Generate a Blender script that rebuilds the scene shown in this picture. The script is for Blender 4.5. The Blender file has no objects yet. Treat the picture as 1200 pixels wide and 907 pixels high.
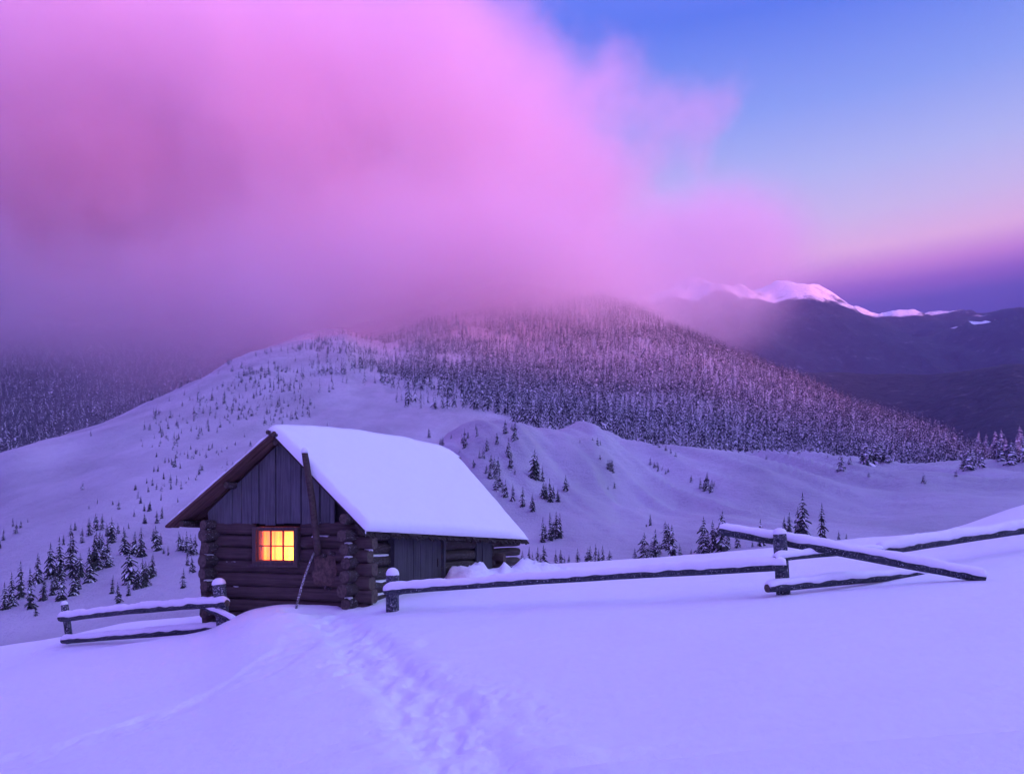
import bpy, math, random
import numpy as np
from mathutils import Vector

random.seed(7)
rng = np.random.default_rng(7)
scn = bpy.context.scene
COL = scn.collection
R = math.radians

# ------------------------------------------------------------------ camera
FPX, HOR, EYE = 850.0, 615.0, 1.5          # focal length and horizon of the 1200x907 photograph
cam_d = bpy.data.cameras.new('camera')
cam = bpy.data.objects.new('camera', cam_d)
COL.objects.link(cam)
cam.location = (0, 0, EYE)
cam.rotation_euler = (R(90), 0, 0)
cam_d.sensor_width = 36
cam_d.lens = FPX / 1200 * 36
cam_d.shift_y = (HOR - 453.5) / 1200
cam_d.clip_start = 0.1
cam_d.clip_end = 40000
scn.camera = cam

# ------------------------------------------------------------------ render settings
scn.view_settings.view_transform = 'Standard'
scn.view_settings.look = 'None'
scn.view_settings.gamma = 1
scn.view_settings.use_curve_mapping = False
scn.view_settings.exposure = 0.45
scn.render.engine = 'CYCLES'
cy = scn.cycles
cy.use_denoising = True
cy.denoiser = 'OPENIMAGEDENOISE'
cy.max_bounces = 10
cy.diffuse_bounces = 3
cy.volume_bounces = 6
cy.use_adaptive_sampling = True
cy.adaptive_threshold = 0.04
cy.volume_step_rate = 0.32
cy.volume_max_steps = 128
cy.sample_clamp_indirect = 6


def lin(r, g, b):
    def f(c):
        c /= 255.0
        return c / 12.92 if c <= 0.04045 else ((c + 0.055) / 1.055) ** 2.4
    return (f(r), f(g), f(b), 1)


# ------------------------------------------------------------------ sun and sky
SUN_AZ, SUN_EL = 40.0, 9.0        # behind the camera, to the right; degrees
SUN_DIR = Vector((math.sin(R(SUN_AZ)) * math.cos(R(SUN_EL)), -math.cos(R(SUN_AZ)) * math.cos(R(SUN_EL)), math.sin(R(SUN_EL))))
sun_d = bpy.data.lights.new('sun', 'SUN')
sun_d.energy = 5.0
sun_d.angle = R(6.0)
sun_d.color = (1.0, 0.22, 0.29)
sun = bpy.data.objects.new('sun', sun_d)
COL.objects.link(sun)
sun.rotation_euler = SUN_DIR.to_track_quat('Z', 'Y').to_euler()
sun.location = (60, -80, 60)

world = bpy.data.worlds.new('World')
scn.world = world
world.use_nodes = True
wn, wl = world.node_tree.nodes, world.node_tree.links
wn.clear()
out = wn.new('ShaderNodeOutputWorld')
bg = wn.new('ShaderNodeBackground')
wl.new(bg.outputs[0], out.inputs['Surface'])
tc = wn.new('ShaderNodeTexCoord')
sep = wn.new('ShaderNodeSeparateXYZ')
wl.new(tc.outputs['Generated'], sep.inputs[0])
ramp = wn.new('ShaderNodeValToRGB')
wl.new(sep.outputs['Z'], ramp.inputs[0])
SKY = [(0.00, lin(44, 44, 118)), (0.235, lin(52, 52, 130)), (0.262, lin(84, 70, 152)), (0.283, lin(150, 95, 180)),
       (0.302, lin(208, 138, 206)), (0.326, lin(242, 190, 222)), (0.364, lin(216, 200, 234)), (0.41, lin(186, 196, 242)),
       (0.475, lin(138, 170, 244)), (0.56, lin(78, 128, 238)), (0.70, (0.20, 0.26, 1.15, 1)), (1.0, (0.46, 0.28, 1.65, 1))]
el = ramp.color_ramp.elements
while len(el) < len(SKY):
    el.new(0.5)
for e, (p, c) in zip(el, SKY):
    e.position = p
    e.color = c
# the half of the sky behind the camera: brighter lavender after-glow
ramp2 = wn.new('ShaderNodeValToRGB')
wl.new(sep.outputs['Z'], ramp2.inputs[0])
BACK = [(0.0, (0.24, 0.14, 0.58, 1)), (0.2, (0.37, 0.22, 0.95, 1)), (0.5, (0.43, 0.26, 1.3, 1)), (1.0, (0.46, 0.28, 1.65, 1))]
el = ramp2.color_ramp.elements
while len(el) < len(BACK):
    el.new(0.5)
for e, (p, c) in zip(el, BACK):
    e.position = p
    e.color = c
mr = wn.new('ShaderNodeMapRange')
mr.inputs['From Min'].default_value = 0.25
mr.inputs['From Max'].default_value = -0.45
wl.new(sep.outputs['Y'], mr.inputs[0])
mix = wn.new('ShaderNodeMix')
mix.data_type = 'RGBA'
wl.new(mr.outputs[0], mix.inputs['Factor'])
wl.new(ramp.outputs[0], mix.inputs['A'])
wl.new(ramp2.outputs[0], mix.inputs['B'])
sky = wn.new('ShaderNodeTexSky')
sky.sky_type = 'NISHITA'
sky.sun_disc = False
sky.sun_elevation = R(SUN_EL)
sky.sun_rotation = R(180 - SUN_AZ)
sky.ozone_density = 6
tint = wn.new('ShaderNodeMix')
tint.data_type = 'RGBA'
tint.blend_type = 'MULTIPLY'
tint.inputs['Factor'].default_value = 1
tint.inputs['B'].default_value = (0.006, 0.004, 0.010, 1)
wl.new(sky.outputs[0], tint.inputs['A'])
add = wn.new('ShaderNodeMix')
add.data_type = 'RGBA'
add.blend_type = 'ADD'
add.inputs['Factor'].default_value = 1
# the clear half of the sky, high on the right, is a brighter and colder blue than the clouded half
dotn = wn.new('ShaderNodeVectorMath')
dotn.operation = 'DOT_PRODUCT'
wl.new(tc.outputs['Generated'], dotn.inputs[0])
dotn.inputs[1].default_value = Vector((0.80, -0.12, 0.55)).normalized()
arch = wn.new('ShaderNodeMapRange')
arch.interpolation_type = 'SMOOTHSTEP'
arch.inputs['From Min'].default_value = 0.58
arch.inputs['From Max'].default_value = 1.0
wl.new(dotn.outputs['Value'], arch.inputs[0])
glow = wn.new('ShaderNodeMix')
glow.data_type = 'RGBA'
glow.blend_type = 'ADD'
glow.inputs['B'].default_value = (0.78, 1.15, 1.35, 1)
wl.new(arch.outputs[0], glow.inputs['Factor'])
wl.new(mix.outputs['Result'], glow.inputs['A'])
wl.new(glow.outputs['Result'], add.inputs['A'])
wl.new(tint.outputs['Result'], add.inputs['B'])
wl.new(add.outputs['Result'], bg.inputs['Color'])
bg.inputs['Strength'].default_value = 0.71


# ------------------------------------------------------------------ small helpers
def tag(o, label=None, cat=None, group=None, kind=None):
    if label: o['label'] = label
    if cat: o['category'] = cat
    if group: o['group'] = group
    if kind: o['kind'] = kind
    return o


def empty(name, loc):
    o = bpy.data.objects.new(name, None)
    COL.objects.link(o)
    o.location = loc
    o.empty_display_size = 0.2
    return o


def at(X, y, d):
    """a point at depth d metres on the sight line of photo pixel (X, y)"""
    return Vector(((X - 600) / FPX * d, d, EYE + (HOR - y) / FPX * d))


class MB:
    def __init__(s):
        s.v, s.f, s.m, s.sm = [], [], [], []

    def quadstrip(s, rings, mat=0, closed=True, smooth=True, cap0=None, cap1=None):
        """rings: list of equal-length lists of points"""
        b = len(s.v)
        n = len(rings[0])
        for r in rings:
            s.v.extend([tuple(p) for p in r])
        for i in range(len(rings) - 1):
            for j in range(n if closed else n - 1):
                k = (j + 1) % n
                s.f.append((b + i * n + j, b + i * n + k, b + (i + 1) * n + k, b + (i + 1) * n + j))
                s.m.append(mat); s.sm.append(smooth)
        if cap0 is not None:
            s.f.append(tuple(b + j for j in reversed(range(n)))); s.m.append(cap0); s.sm.append(False)
        if cap1 is not None:
            q = b + (len(rings) - 1) * n
            s.f.append(tuple(q + j for j in range(n))); s.m.append(cap1); s.sm.append(False)

    def hexa(s, c, mat=0):
        """c: 8 corners, first four one face in order, last four the opposite"""
        b = len(s.v)
        s.v.extend([tuple(p) for p in c])
        for q in ((3, 2, 1, 0), (4, 5, 6, 7), (0, 1, 5, 4), (1, 2, 6, 5), (2, 3, 7, 6), (3, 0, 4, 7)):
            s.f.append(tuple(b + i for i in q)); s.m.append(mat); s.sm.append(False)

    def poly(s, pts, mat=0, smooth=False):
        b = len(s.v)
        s.v.extend([tuple(p) for p in pts])
        s.f.append(tuple(range(b, b + len(pts)))); s.m.append(mat); s.sm.append(smooth)

    def build(s, name, mats, parent=None, origin=(0, 0, 0), bevel=0, fixn=True):
        me = bpy.data.meshes.new(name)
        o3 = Vector(origin)
        me.from_pydata([tuple(Vector(p) - o3) for p in s.v], [], s.f)
        if not isinstance(mats, (list, tuple)):
            mats = [mats]
        for m in mats:
            me.materials.append(m)
        me.polygons.foreach_set('material_index', s.m)
        me.polygons.foreach_set('use_smooth', s.sm)
        if fixn:
            import bmesh
            bm = bmesh.new(); bm.from_mesh(me)
            bmesh.ops.recalc_face_normals(bm, faces=bm.faces)
            bm.to_mesh(me); bm.free()
        me.update()
        o = bpy.data.objects.new(name, me)
        COL.objects.link(o)
        if parent is not None:
            o.parent = parent
        if bevel:
            md = o.modifiers.new('bevel', 'BEVEL')
            md.width = bevel; md.segments = 2; md.limit_method = 'ANGLE'; md.angle_limit = R(50)
        return o


def h2(ix, iy, seed=0):
    n = (ix * 374761393 + iy * 668265263 + seed * 974634777) & 0xffffffff
    n = ((n ^ (n >> 13)) * 1274126177) & 0xffffffff
    return ((n ^ (n >> 16)) & 0xffff) / 65535.0


def vnoise(x, y, seed=0):
    ix, iy = np.floor(x).astype(np.int64), np.floor(y).astype(np.int64)
    fx, fy = x - ix, y - iy
    fx = fx * fx * fx * (fx * (fx * 6 - 15) + 10)
    fy = fy * fy * fy * (fy * (fy * 6 - 15) + 10)
    a, b = h2(ix, iy, seed), h2(ix + 1, iy, seed)
    c, d = h2(ix, iy + 1, seed), h2(ix + 1, iy + 1, seed)
    return (a + (b - a) * fx) * (1 - fy) + (c + (d - c) * fx) * fy - 0.5


def fbm(x, y, oct=4, seed=0):
    s, a = 0, 1.0
    for i in range(oct):
        s = s + a * vnoise(x * 2 ** i + i * 17.3, y * 2 ** i - i * 9.1, seed + i)
        a *= 0.5
    return s


def n1(t, seed=0):
    return float(fbm(np.array([t], float), np.array([seed * 3.7 + 0.5]), 3, seed)[0])


def pchip(x, y, xi):
    x, y, xi = np.asarray(x, float), np.asarray(y, float), np.asarray(xi, float)
    h = np.diff(x); d = np.diff(y) / h
    m = np.zeros_like(y)
    if len(x) > 2:
        w1, w2 = 2 * h[1:] + h[:-1], h[1:] + 2 * h[:-1]
        ok = d[1:] * d[:-1] > 0
        with np.errstate(divide='ignore', invalid='ignore'):
            m[1:-1] = np.where(ok, (w1 + w2) / (w1 / d[:-1] + w2 / d[1:]), 0)
    m[0], m[-1] = d[0], d[-1]
    xi = np.clip(xi, x[0], x[-1])
    i = np.clip(np.searchsorted(x, xi) - 1, 0, len(x) - 2)
    t = (xi - x[i]) / h[i]
    return ((1 + 2 * t) * (1 - t) ** 2 * y[i] + t * (1 - t) ** 2 * h[i] * m[i]
            + t * t * (3 - 2 * t) * y[i + 1] + t * t * (t - 1) * h[i] * m[i + 1])


# ------------------------------------------------------------------ materials
def new_mat(name):
    m = bpy.data.materials.new(name)
    m.use_nodes = True
    nt = m.node_tree
    nt.nodes.clear()
    o = nt.nodes.new('ShaderNodeOutputMaterial')
    p = nt.nodes.new('ShaderNodeBsdfPrincipled')
    nt.links.new(p.outputs[0], o.inputs['Surface'])
    return m, nt, p


def N(nt, typ, **kw):
    n = nt.nodes.new(typ)
    for k, v in kw.items():
        if k in n.inputs.keys() if hasattr(n.inputs, 'keys') else False:
            n.inputs[k].default_value = v
        else:
            setattr(n, k, v)
    return n


def noise(nt, vec, scale, detail=4, rough=0.55):
    n = nt.nodes.new('ShaderNodeTexNoise')
    n.inputs['Scale'].default_value = scale
    n.inputs['Detail'].default_value = detail
    n.inputs['Roughness'].default_value = rough
    nt.links.new(vec, n.inputs['Vector'])
    return n.outputs['Fac']


def ramp_node(nt, fac, stops):
    r = nt.nodes.new('ShaderNodeValToRGB')
    el = r.color_ramp.elements
    while len(el) < len(stops):
        el.new(0.5)
    for e, (p, c) in zip(el, stops):
        e.position = p
        e.color = c if len(c) == 4 else (*c, 1)
    nt.links.new(fac, r.inputs[0])
    return r.outputs[0]


def mapping(nt, scale=(1, 1, 1), coord='Object'):
    t = nt.nodes.new('ShaderNodeTexCoord')
    m = nt.nodes.new('ShaderNodeMapping')
    m.inputs['Scale'].default_value = scale
    nt.links.new(t.outputs[coord], m.inputs['Vector'])
    return m.outputs[0]


def bump(nt, p, fac, strength, dist):
    b = nt.nodes.new('ShaderNodeBump')
    b.inputs['Strength'].default_value = strength
    b.inputs['Distance'].default_value = dist
    nt.links.new(fac, b.inputs['Height'])
    nt.links.new(b.outputs[0], p.inputs['Normal'])
    return b


def mathn(nt, op, a, b=None, clamp=False):
    m = nt.nodes.new('ShaderNodeMath')
    m.operation = op
    m.use_clamp = clamp
    for i, q in enumerate((a, b)):
        if q is None:
            continue
        if isinstance(q, (int, float)):
            m.inputs[i].default_value = q
        else:
            nt.links.new(q, m.inputs[i])
    return m.outputs[0]


def mixc(nt, fac, a, b):
    m = nt.nodes.new('ShaderNodeMix')
    m.data_type = 'RGBA'
    for k, q in (('Factor', fac), ('A', a), ('B', b)):
        if isinstance(q, tuple):
            m.inputs[k].default_value = q if len(q) == 4 else (*q, 1)
        elif isinstance(q, (int, float)):
            m.inputs[k].default_value = q
        else:
            nt.links.new(q, m.inputs[k])
    return m.outputs['Result']


def snow_mat(name, s1, s2, strength, dist, base=(0.90, 0.89, 0.93)):
    m, nt, p = new_mat(name)
    v = mapping(nt)
    a = noise(nt, v, s1, 6, 0.6)
    b = noise(nt, v, s2, 3, 0.6)
    h = mathn(nt, 'ADD', a, mathn(nt, 'MULTIPLY', b, 0.35))
    bump(nt, p, h, strength, dist)
    c = ramp_node(nt, a, [(0.3, tuple(x * 0.97 for x in base)), (0.7, base)])
    nt.links.new(c, p.inputs['Base Color'])
    p.inputs['Roughness'].default_value = 0.6
    p.inputs['Specular IOR Level'].default_value = 0.25
    return m


SNOW = snow_mat('snow_near', 11, 130, 0.7, 0.022)
SNOW_FAR = snow_mat('snow_slope_shaded', 0.35, 2.6, 0.9, 0.6)
nt = SNOW_FAR.node_tree                      # slope shade put into the snow colour: dulled, faintly violet, with paler streaks
shade_tone = noise(nt, mapping(nt, (0.05, 0.018, 0.03)), 1.0, 6, 0.6)
cr = ramp_node(nt, shade_tone, [(0.34, (0.34, 0.32, 0.365)), (0.66, (0.50, 0.475, 0.53))])
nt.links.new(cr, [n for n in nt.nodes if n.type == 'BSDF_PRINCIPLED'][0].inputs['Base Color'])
SNOW_CAP = snow_mat('snow_cap', 14, 180, 0.3, 0.015)
SNOW_TREE = snow_mat('snow_on_branches', 4, 20, 0.3, 0.02, (0.80, 0.79, 0.85))


def forest_mat(name, scale, snowy, dark=(0.012, 0.013, 0.016), lo=0.46, hi=0.62, clearing=None):
    """far mountainside: conifer forest reads as fine dark speckle, with open snowfields"""
    m, nt, p = new_mat(name)
    v = mapping(nt, (1, 1, 0.4))
    f = noise(nt, v, scale, 3, 0.7)
    tex = ramp_node(nt, f, [(0.35, dark), (0.62, tuple(c * 2.2 for c in dark)), (0.75, (0.11, 0.11, 0.125))])
    sx = nt.nodes.new('ShaderNodeSeparateXYZ')
    nt.links.new(mapping(nt), sx.inputs[0])
    z = nt.nodes.new('ShaderNodeMapRange')
    z.inputs['From Min'].default_value = snowy[0]
    z.inputs['From Max'].default_value = snowy[1]
    nt.links.new(sx.outputs['Z'], z.inputs[0])
    pn = noise(nt, mapping(nt, (1, 0.5, 1.6)), scale * 0.16, 7, 0.66)
    k = mathn(nt, 'ADD', mathn(nt, 'MULTIPLY', z.outputs[0], 0.62), mathn(nt, 'MULTIPLY', pn, 1.05))
    mask = ramp_node(nt, k, [(lo, (0, 0, 0)), (hi, (1, 1, 1))])
    if clearing is not None:
        dn = nt.nodes.new('ShaderNodeVectorMath')
        dn.operation = 'DISTANCE'
        mp = nt.nodes.new('ShaderNodeMapping')
        mp.vector_type = 'TEXTURE'
        mp.inputs['Location'].default_value = clearing
        mp.inputs['Rotation'].default_value = (0, -0.35, 0)
        mp.inputs['Scale'].default_value = (75, 420, 30)
        nt.links.new(mapping(nt), mp.inputs['Vector'])
        nt.links.new(mp.outputs[0], dn.inputs[0])
        dn.inputs[1].default_value = (0, 0, 0)
        cm = ramp_node(nt, mathn(nt, 'ADD', dn.outputs['Value'], mathn(nt, 'MULTIPLY', pn, 0.6)), [(0.0, (1, 1, 1)), (0.98, (1, 1, 1)), (1.0, (0, 0, 0))])
        mx = nt.nodes.new('ShaderNodeMix')
        mx.data_type = 'RGBA'
        mx.blend_type = 'LIGHTEN'
        mx.inputs['Factor'].default_value = 1
        nt.links.new(mask, mx.inputs['A'])
        nt.links.new(cm, mx.inputs['B'])
        mask = mx.outputs['Result']
    nt.links.new(mixc(nt, mask, tex, (0.78, 0.78, 0.84)), p.inputs['Base Color'])
    p.inputs['Roughness'].default_value = 0.9
    p.inputs['Specular IOR Level'].default_value = 0.1
    bump(nt, p, f, 0.9, 6)
    return m


FAR_MAT = forest_mat('far_forest_and_snow', 0.035, (770, 1010), lo=0.75, hi=0.86, clearing=at(1132, 383, 2600))
MID_MAT = forest_mat('valley_forest', 0.05, (4000, 5000), lo=0.97, hi=1.0)
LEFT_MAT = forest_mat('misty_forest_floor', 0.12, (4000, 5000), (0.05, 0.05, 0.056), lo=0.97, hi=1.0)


def wood_mat(name, axis, dark, light, frost=0.0, grain=40, rough=0.85):
    """weathered wood; grain runs along `axis` in object space"""
    m, nt, p = new_mat(name)
    s = [grain, grain, grain]
    s['xyz'.index(axis)] = grain * 0.05
    v = mapping(nt, tuple(s))
    a = noise(nt, v, 1.0, 6, 0.65)
    big = noise(nt, mapping(nt), 1.7, 3)
    c = ramp_node(nt, mathn(nt, 'ADD', mathn(nt, 'MULTIPLY', a, 0.7), mathn(nt, 'MULTIPLY', big, 0.35)),
                  [(0.3, dark), (0.72, light)])
    if frost > 0:
        fl = noise(nt, mapping(nt), 70, 2, 0.7)
        fm = ramp_node(nt, fl, [(0.66 - frost * 0.12, (0, 0, 0)), (0.70 - frost * 0.1, (1, 1, 1))])
        c = mixc(nt, fm, c, (0.7, 0.7, 0.76))
    nt.links.new(c, p.inputs['Base Color'])
    p.inputs['Roughness'].default_value = rough
    p.inputs['Specular IOR Level'].default_value = 0.2
    bump(nt, p, a, 0.6, 0.012)
    return m


# ------------------------------------------------------------------ terrain: one continuous sheet of height
# each part of the land is a profile (depth, elevation) by bearing; the land is the highest of them
def cols_near():
    D = [4.4, 7, 9.5, 12, 12.8, 14]
    raw = {-300: [1080, 950, 885, 840, 838, 825, (16.5, 812)], 0: [1010, 890, 830, 784, 783, 770, (16.5, 757)],
           75: [990, 872, 814, 768, 767.5, 754, (16.3, 744)], 150: [970, 857, 800, 756, 755.5, 741, (16, 729)],
           235: [952, 840, 783, 742, 741.5, 732, (16, 721)], 300: [940, 823, 763, 715, 714, 711, (16.5, 709)],
           340: [933, 815, 756, 710, 708, 706, (17, 703)],
           400: [925, 806, 750, 712, 707, 703, (17, 697)], 460: [918, 797, 740, 704, 698, 692, (18, 684)],
           600: [905, 780, 725, 692, 687, 680, (19, 665)], 800: [890, 757, 707, 678, 673, 667, (20, 651)],
           917: [880, 742, 697, 671, 667, 661, (21, 641)], 1000: [872, 733, 690, 664, 660, 655, (22, 632)],
           1100: [865, 722, 680, 656, 652, 647, (22, 622)], 1200: [858, 712, 671, 646, 641, 633, (22, 592)],
           1500: [840, 690, 650, 622, 615, 605, (22, 540)]}
    o = {}
    for X, r in raw.items():
        dc, yc = r[-1]
        o[X] = list(zip(D, r[:-1])) + [(dc, yc), (dc * 1.12, yc + 3), (dc * 1.6, yc + 90), (dc * 3, yc + 600), (dc * 20, yc + 900)]
    return o


COLS_HILL = {  # snow slope left of the cabin, rising to the forested hill
    -300: [(40, 840), (75, 800), (105, 760), (150, 710), (200, 660), (240, 620), (380, 660), (600, 720)],
    0: [(40, 800), (75, 752), (105, 702), (150, 640), (200, 583), (262, 530), (400, 570), (600, 640)],
    100: [(40, 795), (75, 745), (105, 693), (150, 628), (215, 562), (330, 499), (460, 525), (800, 600)],
    200: [(40, 790), (75, 733), (105, 683), (155, 618), (240, 535), (410, 458), (600, 475), (900, 540)],
    300: [(40, 790), (75, 722), (105, 675), (160, 608), (260, 520), (600, 412), (900, 425), (1200, 470)],
    400: [(40, 790), (75, 715), (110, 668), (170, 595), (300, 505), (840, 386), (1050, 388), (1500, 440)],
    500: [(40, 790), (75, 710), (110, 665), (180, 590), (340, 494), (640, 415), (1000, 358), (1500, 390)],
    600: [(40, 790), (75, 700), (110, 665), (180, 600), (340, 505), (640, 420), (1050, 338), (1500, 375)],
    700: [(40, 790), (75, 700), (110, 680), (180, 620), (340, 515), (620, 430), (950, 352), (1400, 395)],
    800: [(40, 790), (75, 720), (110, 690), (180, 640), (340, 527), (560, 452), (850, 392), (1200, 440)],
    900: [(40, 790), (75, 730), (110, 700), (180, 660), (340, 540), (520, 482), (740, 436), (1000, 480)],
    1000: [(40, 790), (75, 740), (110, 710), (180, 670), (330, 552), (480, 508), (640, 477), (900, 540)],
    1100: [(40, 790), (75, 750), (110, 720), (180, 680), (320, 560), (430, 538), (540, 514), (800, 600)],
    1200: [(40, 790), (75, 760), (110, 730), (180, 690), (310, 590), (400, 575), (480, 562), (700, 640)],
    1500: [(40, 790), (75, 760), (110, 740), (180, 700), (310, 650), (400, 640), (480, 640), (700, 700)]}
for _X in COLS_HILL:
    COLS_HILL[_X] = [(14, 3000)] + COLS_HILL[_X]

COLS_RIDGE = {  # the nearer snow ridge behind and right of the cabin
    400: [(14, 3000), (60, 900), (105, 860), (150, 760), (185, 640), (230, 700), (330, 900)],
    470: [(14, 3000), (60, 800), (105, 700), (150, 610), (180, 545), (225, 580), (330, 800)],
    500: [(14, 3000), (55, 760), (100, 676), (145, 585), (178, 520), (225, 555), (330, 760)],
    530: [(14, 3000), (50, 740), (95, 672), (140, 570), (176, 496), (225, 535), (330, 720)],
    565: [(14, 3000), (50, 730), (92, 668), (138, 562), (175, 485), (225, 528), (330, 700)],
    605: [(14, 3000), (50, 725), (90, 662), (138, 565), (176, 485), (225, 528), (330, 700)],
    640: [(14, 3000), (50, 720), (88, 662), (138, 572), (180, 497), (230, 535), (330, 700)],
    692: [(14, 3000), (50, 720), (85, 664), (138, 578), (188, 491), (235, 530), (330, 700)],
    730: [(14, 3000), (50, 715), (85, 664), (138, 590), (188, 510), (235, 545), (330, 700)],
    790: [(14, 3000), (50, 710), (85, 662), (135, 597), (185, 524), (235, 552), (330, 700)],
    900: [(14, 3000), (50, 700), (80, 655), (125, 592), (175, 529), (225, 560), (330, 700)],
    1000: [(14, 3000), (50, 695), (80, 648), (125, 590), (172, 532), (225, 565), (330, 720)],
    1100: [(14, 3000), (50, 690), (80, 640), (120, 585), (165, 535), (220, 570), (330, 740)],
    1200: [(14, 3000), (50, 680), (80, 630), (120, 575), (165, 536), (220, 575), (330, 760)],
    1500: [(14, 3000), (50, 660), (80, 610), (120, 560), (165, 520), (220, 560), (330, 760)]}

COLS_LEFT = {  # misty forested mountainside beyond the left slope
    -500: [(14, 3000), (300, 700), (450, 560), (700, 430), (1000, 365), (1300, 400)],
    0: [(14, 3000), (300, 700), (450, 560), (700, 450), (1000, 380), (1300, 410)],
    150: [(14, 3000), (350, 700), (550, 530), (750, 450), (1000, 388), (1300, 420)],
    320: [(14, 3000), (400, 700), (700, 450), (900, 410), (1080, 385), (1300, 430)],
    420: [(14, 3000), (400, 800), (700, 500), (900, 440), (1080, 410), (1300, 450)],
    520: [(14, 3000), (400, 900), (700, 700), (900, 600), (1080, 560), (1300, 650)]}

COLS_MID = {  # dark wooded ridge in the valley on the right
    600: [(14, 3000), (700, 700), (1000, 600), (1300, 520), (1600, 560), (2000, 700)],
    800: [(14, 3000), (700, 680), (1000, 570), (1350, 452), (1600, 500), (2000, 700)],
    944: [(14, 3000), (700, 660), (1000, 540), (1350, 437), (1600, 490), (2000, 700)],
    1060: [(14, 3000), (700, 640), (1000, 525), (1300, 442), (1600, 490), (2000, 700)],
    1130: [(14, 3000), (700, 620), (950, 515), (1250, 439), (1600, 490), (2000, 700)],
    1200: [(14, 3000), (700, 610), (900, 505), (1200, 432), (1600, 490), (2000, 700)],
    1500: [(14, 3000), (700, 590), (900, 490), (1200, 420), (1600, 490), (2000, 700)]}

COLS_FAR = {  # the long far range with open snow on its summits
    500: [(14, 3000), (1500, 640), (2300, 440), (3000, 375), (3600, 420), (4600, 600)],
    700: [(14, 3000), (1500, 640), (2300, 430), (3000, 355), (3600, 400), (4600, 600)],
    780: [(14, 3000), (1500, 630), (2300, 415), (3000, 341), (3600, 390), (4600, 600)],
    830: [(14, 3000), (1500, 630), (2300, 415), (3000, 340), (3600, 390), (4600, 600)],
    868: [(14, 3000), (1500, 630), (2300, 415), (3000, 331), (3600, 390), (4600, 600)],
    910: [(14, 3000), (1500, 630), (2300, 415), (3000, 341), (3600, 390), (4600, 600)],
    960: [(14, 3000), (1500, 620), (2300, 415), (3000, 352), (3600, 400), (4600, 600)],
    1010: [(14, 3000), (1500, 620), (2300, 420), (3000, 362), (3600, 410), (4600, 600)],
    1080: [(14, 3000), (1500, 620), (2300, 425), (3000, 374), (3600, 410), (4600, 600)],
    1150: [(14, 3000), (1500, 620), (2200, 415), (2900, 370), (3600, 410), (4600, 600)],
    1200: [(14, 3000), (1500, 620), (2100, 410), (2800, 369), (3600, 410), (4600, 600)],
    1500: [(14, 3000), (1500, 620), (2100, 400), (2800, 360), (3600, 410), (4600, 600)]}


def comp_grid(cols, Xg, Dg):
    Xs = sorted(cols)
    K = min(len(c) for c in cols.values())
    ld = np.array([[pchip(Xs, [math.log(cols[X][k][0]) for X in Xs], Xg)] for k in range(K)])[:, 0]
    yy = np.array([[pchip(Xs, [cols[X][k][1] for X in Xs], Xg)] for k in range(K)])[:, 0]
    T = np.empty((len(Dg), len(Xg)))
    lg = np.log(Dg)
    for j in range(len(Xg)):
        T[:, j] = (HOR - pchip(ld[:, j], yy[:, j], lg)) / FPX
    return T


XG = np.concatenate([np.arange(-900, -60, 30.0), np.arange(-60, 1260, 2.4), np.arange(1260, 2101, 30.0)])
DG = np.concatenate([np.geomspace(4, 22, 430), np.geomspace(22.4, 4600, 400)])
Xm, Dm = np.meshgrid(XG, DG)
Xw = (Xm - 600) / FPX * Dm
Zc = []
names = ['snow_ground', 'hillside', 'snow_ridge', 'misty_mountainside', 'wooded_ridge', 'mountain_range']
for i, cols in enumerate((cols_near(), COLS_HILL, COLS_RIDGE, COLS_LEFT, COLS_MID, COLS_FAR)):
    T = comp_grid(cols, XG, DG)
    Z = EYE + T * Dm
    if i == 1:
        a = np.clip((Dm - 40) / 150, 0, 1)
        Z += a * (3.2 * fbm(Xw / 70, Dm / 70, 3, 21) + 0.7 * fbm(Xw / 14, Dm / 22, 3, 22)) * np.clip(Dm / 300, 0.4, 2.5)
    if i == 2:
        a = np.clip((Dm - 70) / 60, 0, 1)
        g = np.abs(fbm(Xw / 9 + Dm / 26, Dm / 60, 3, 33))
        Z += a * (2.2 * fbm(Xw / 26, Dm / 30, 3, 31) - 4.2 * g * np.clip((Dm - 95) / 50, 0, 1) + 0.35 * fbm(Xw / 4, Dm / 6, 3, 32))
    if i == 3:
        Z += 10 * fbm(Xw / 130, Dm / 130, 4, 41)
    if i == 4:
        Z += 14 * fbm(Xw / 160, Dm / 200, 5, 51)
    if i == 5:
        Z += (60 * fbm(Xw / 420, Dm / 420, 5, 61) - 150 * np.abs(fbm(Xw / 300, Dm / 700, 4, 62)) + 30) * np.clip((Dm - 1600) / 700, 0, 1)
    Zc.append(Z)


def near_detail(x, y, z):
    """wind ripples, the trodden path to the cabin and a faint older track"""
    z = z + 0.05 * fbm(x / 2.6, y / 2.0, 3, 11) + 0.016 * fbm(x / 0.9 + y * 0.3, y / 0.30, 3, 12)
    return z


PATH = [(600, 940), (552, 890), (512, 842), (480, 806), (448, 778), (418, 752), (394, 730), (374, 718), (352, 714)]
OLD = [(-40, 905), (60, 880), (150, 852), (230, 822), (300, 790), (345, 758), (362, 730)]


def ground_d(X, y):
    """depth at which photo pixel (X, y) meets the near ground"""
    j = int(np.argmin(np.abs(XG - X)))
    t = (Zc[0][:, j] - EYE) / DG
    k = int(np.argmax(t >= (HOR - y) / FPX))
    return float(DG[k])


def poly_pts(pix, step):
    w = [(at(X, y, ground_d(X, y)).x, ground_d(X, y)) for X, y in pix]
    o = []
    for (x0, y0), (x1, y1) in zip(w[:-1], w[1:]):
        n = max(1, int(math.hypot(x1 - x0, y1 - y0) / step))
        o += [(x0 + (x1 - x0) * i / n, y0 + (y1 - y0) * i / n) for i in range(n)]
    return o


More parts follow.
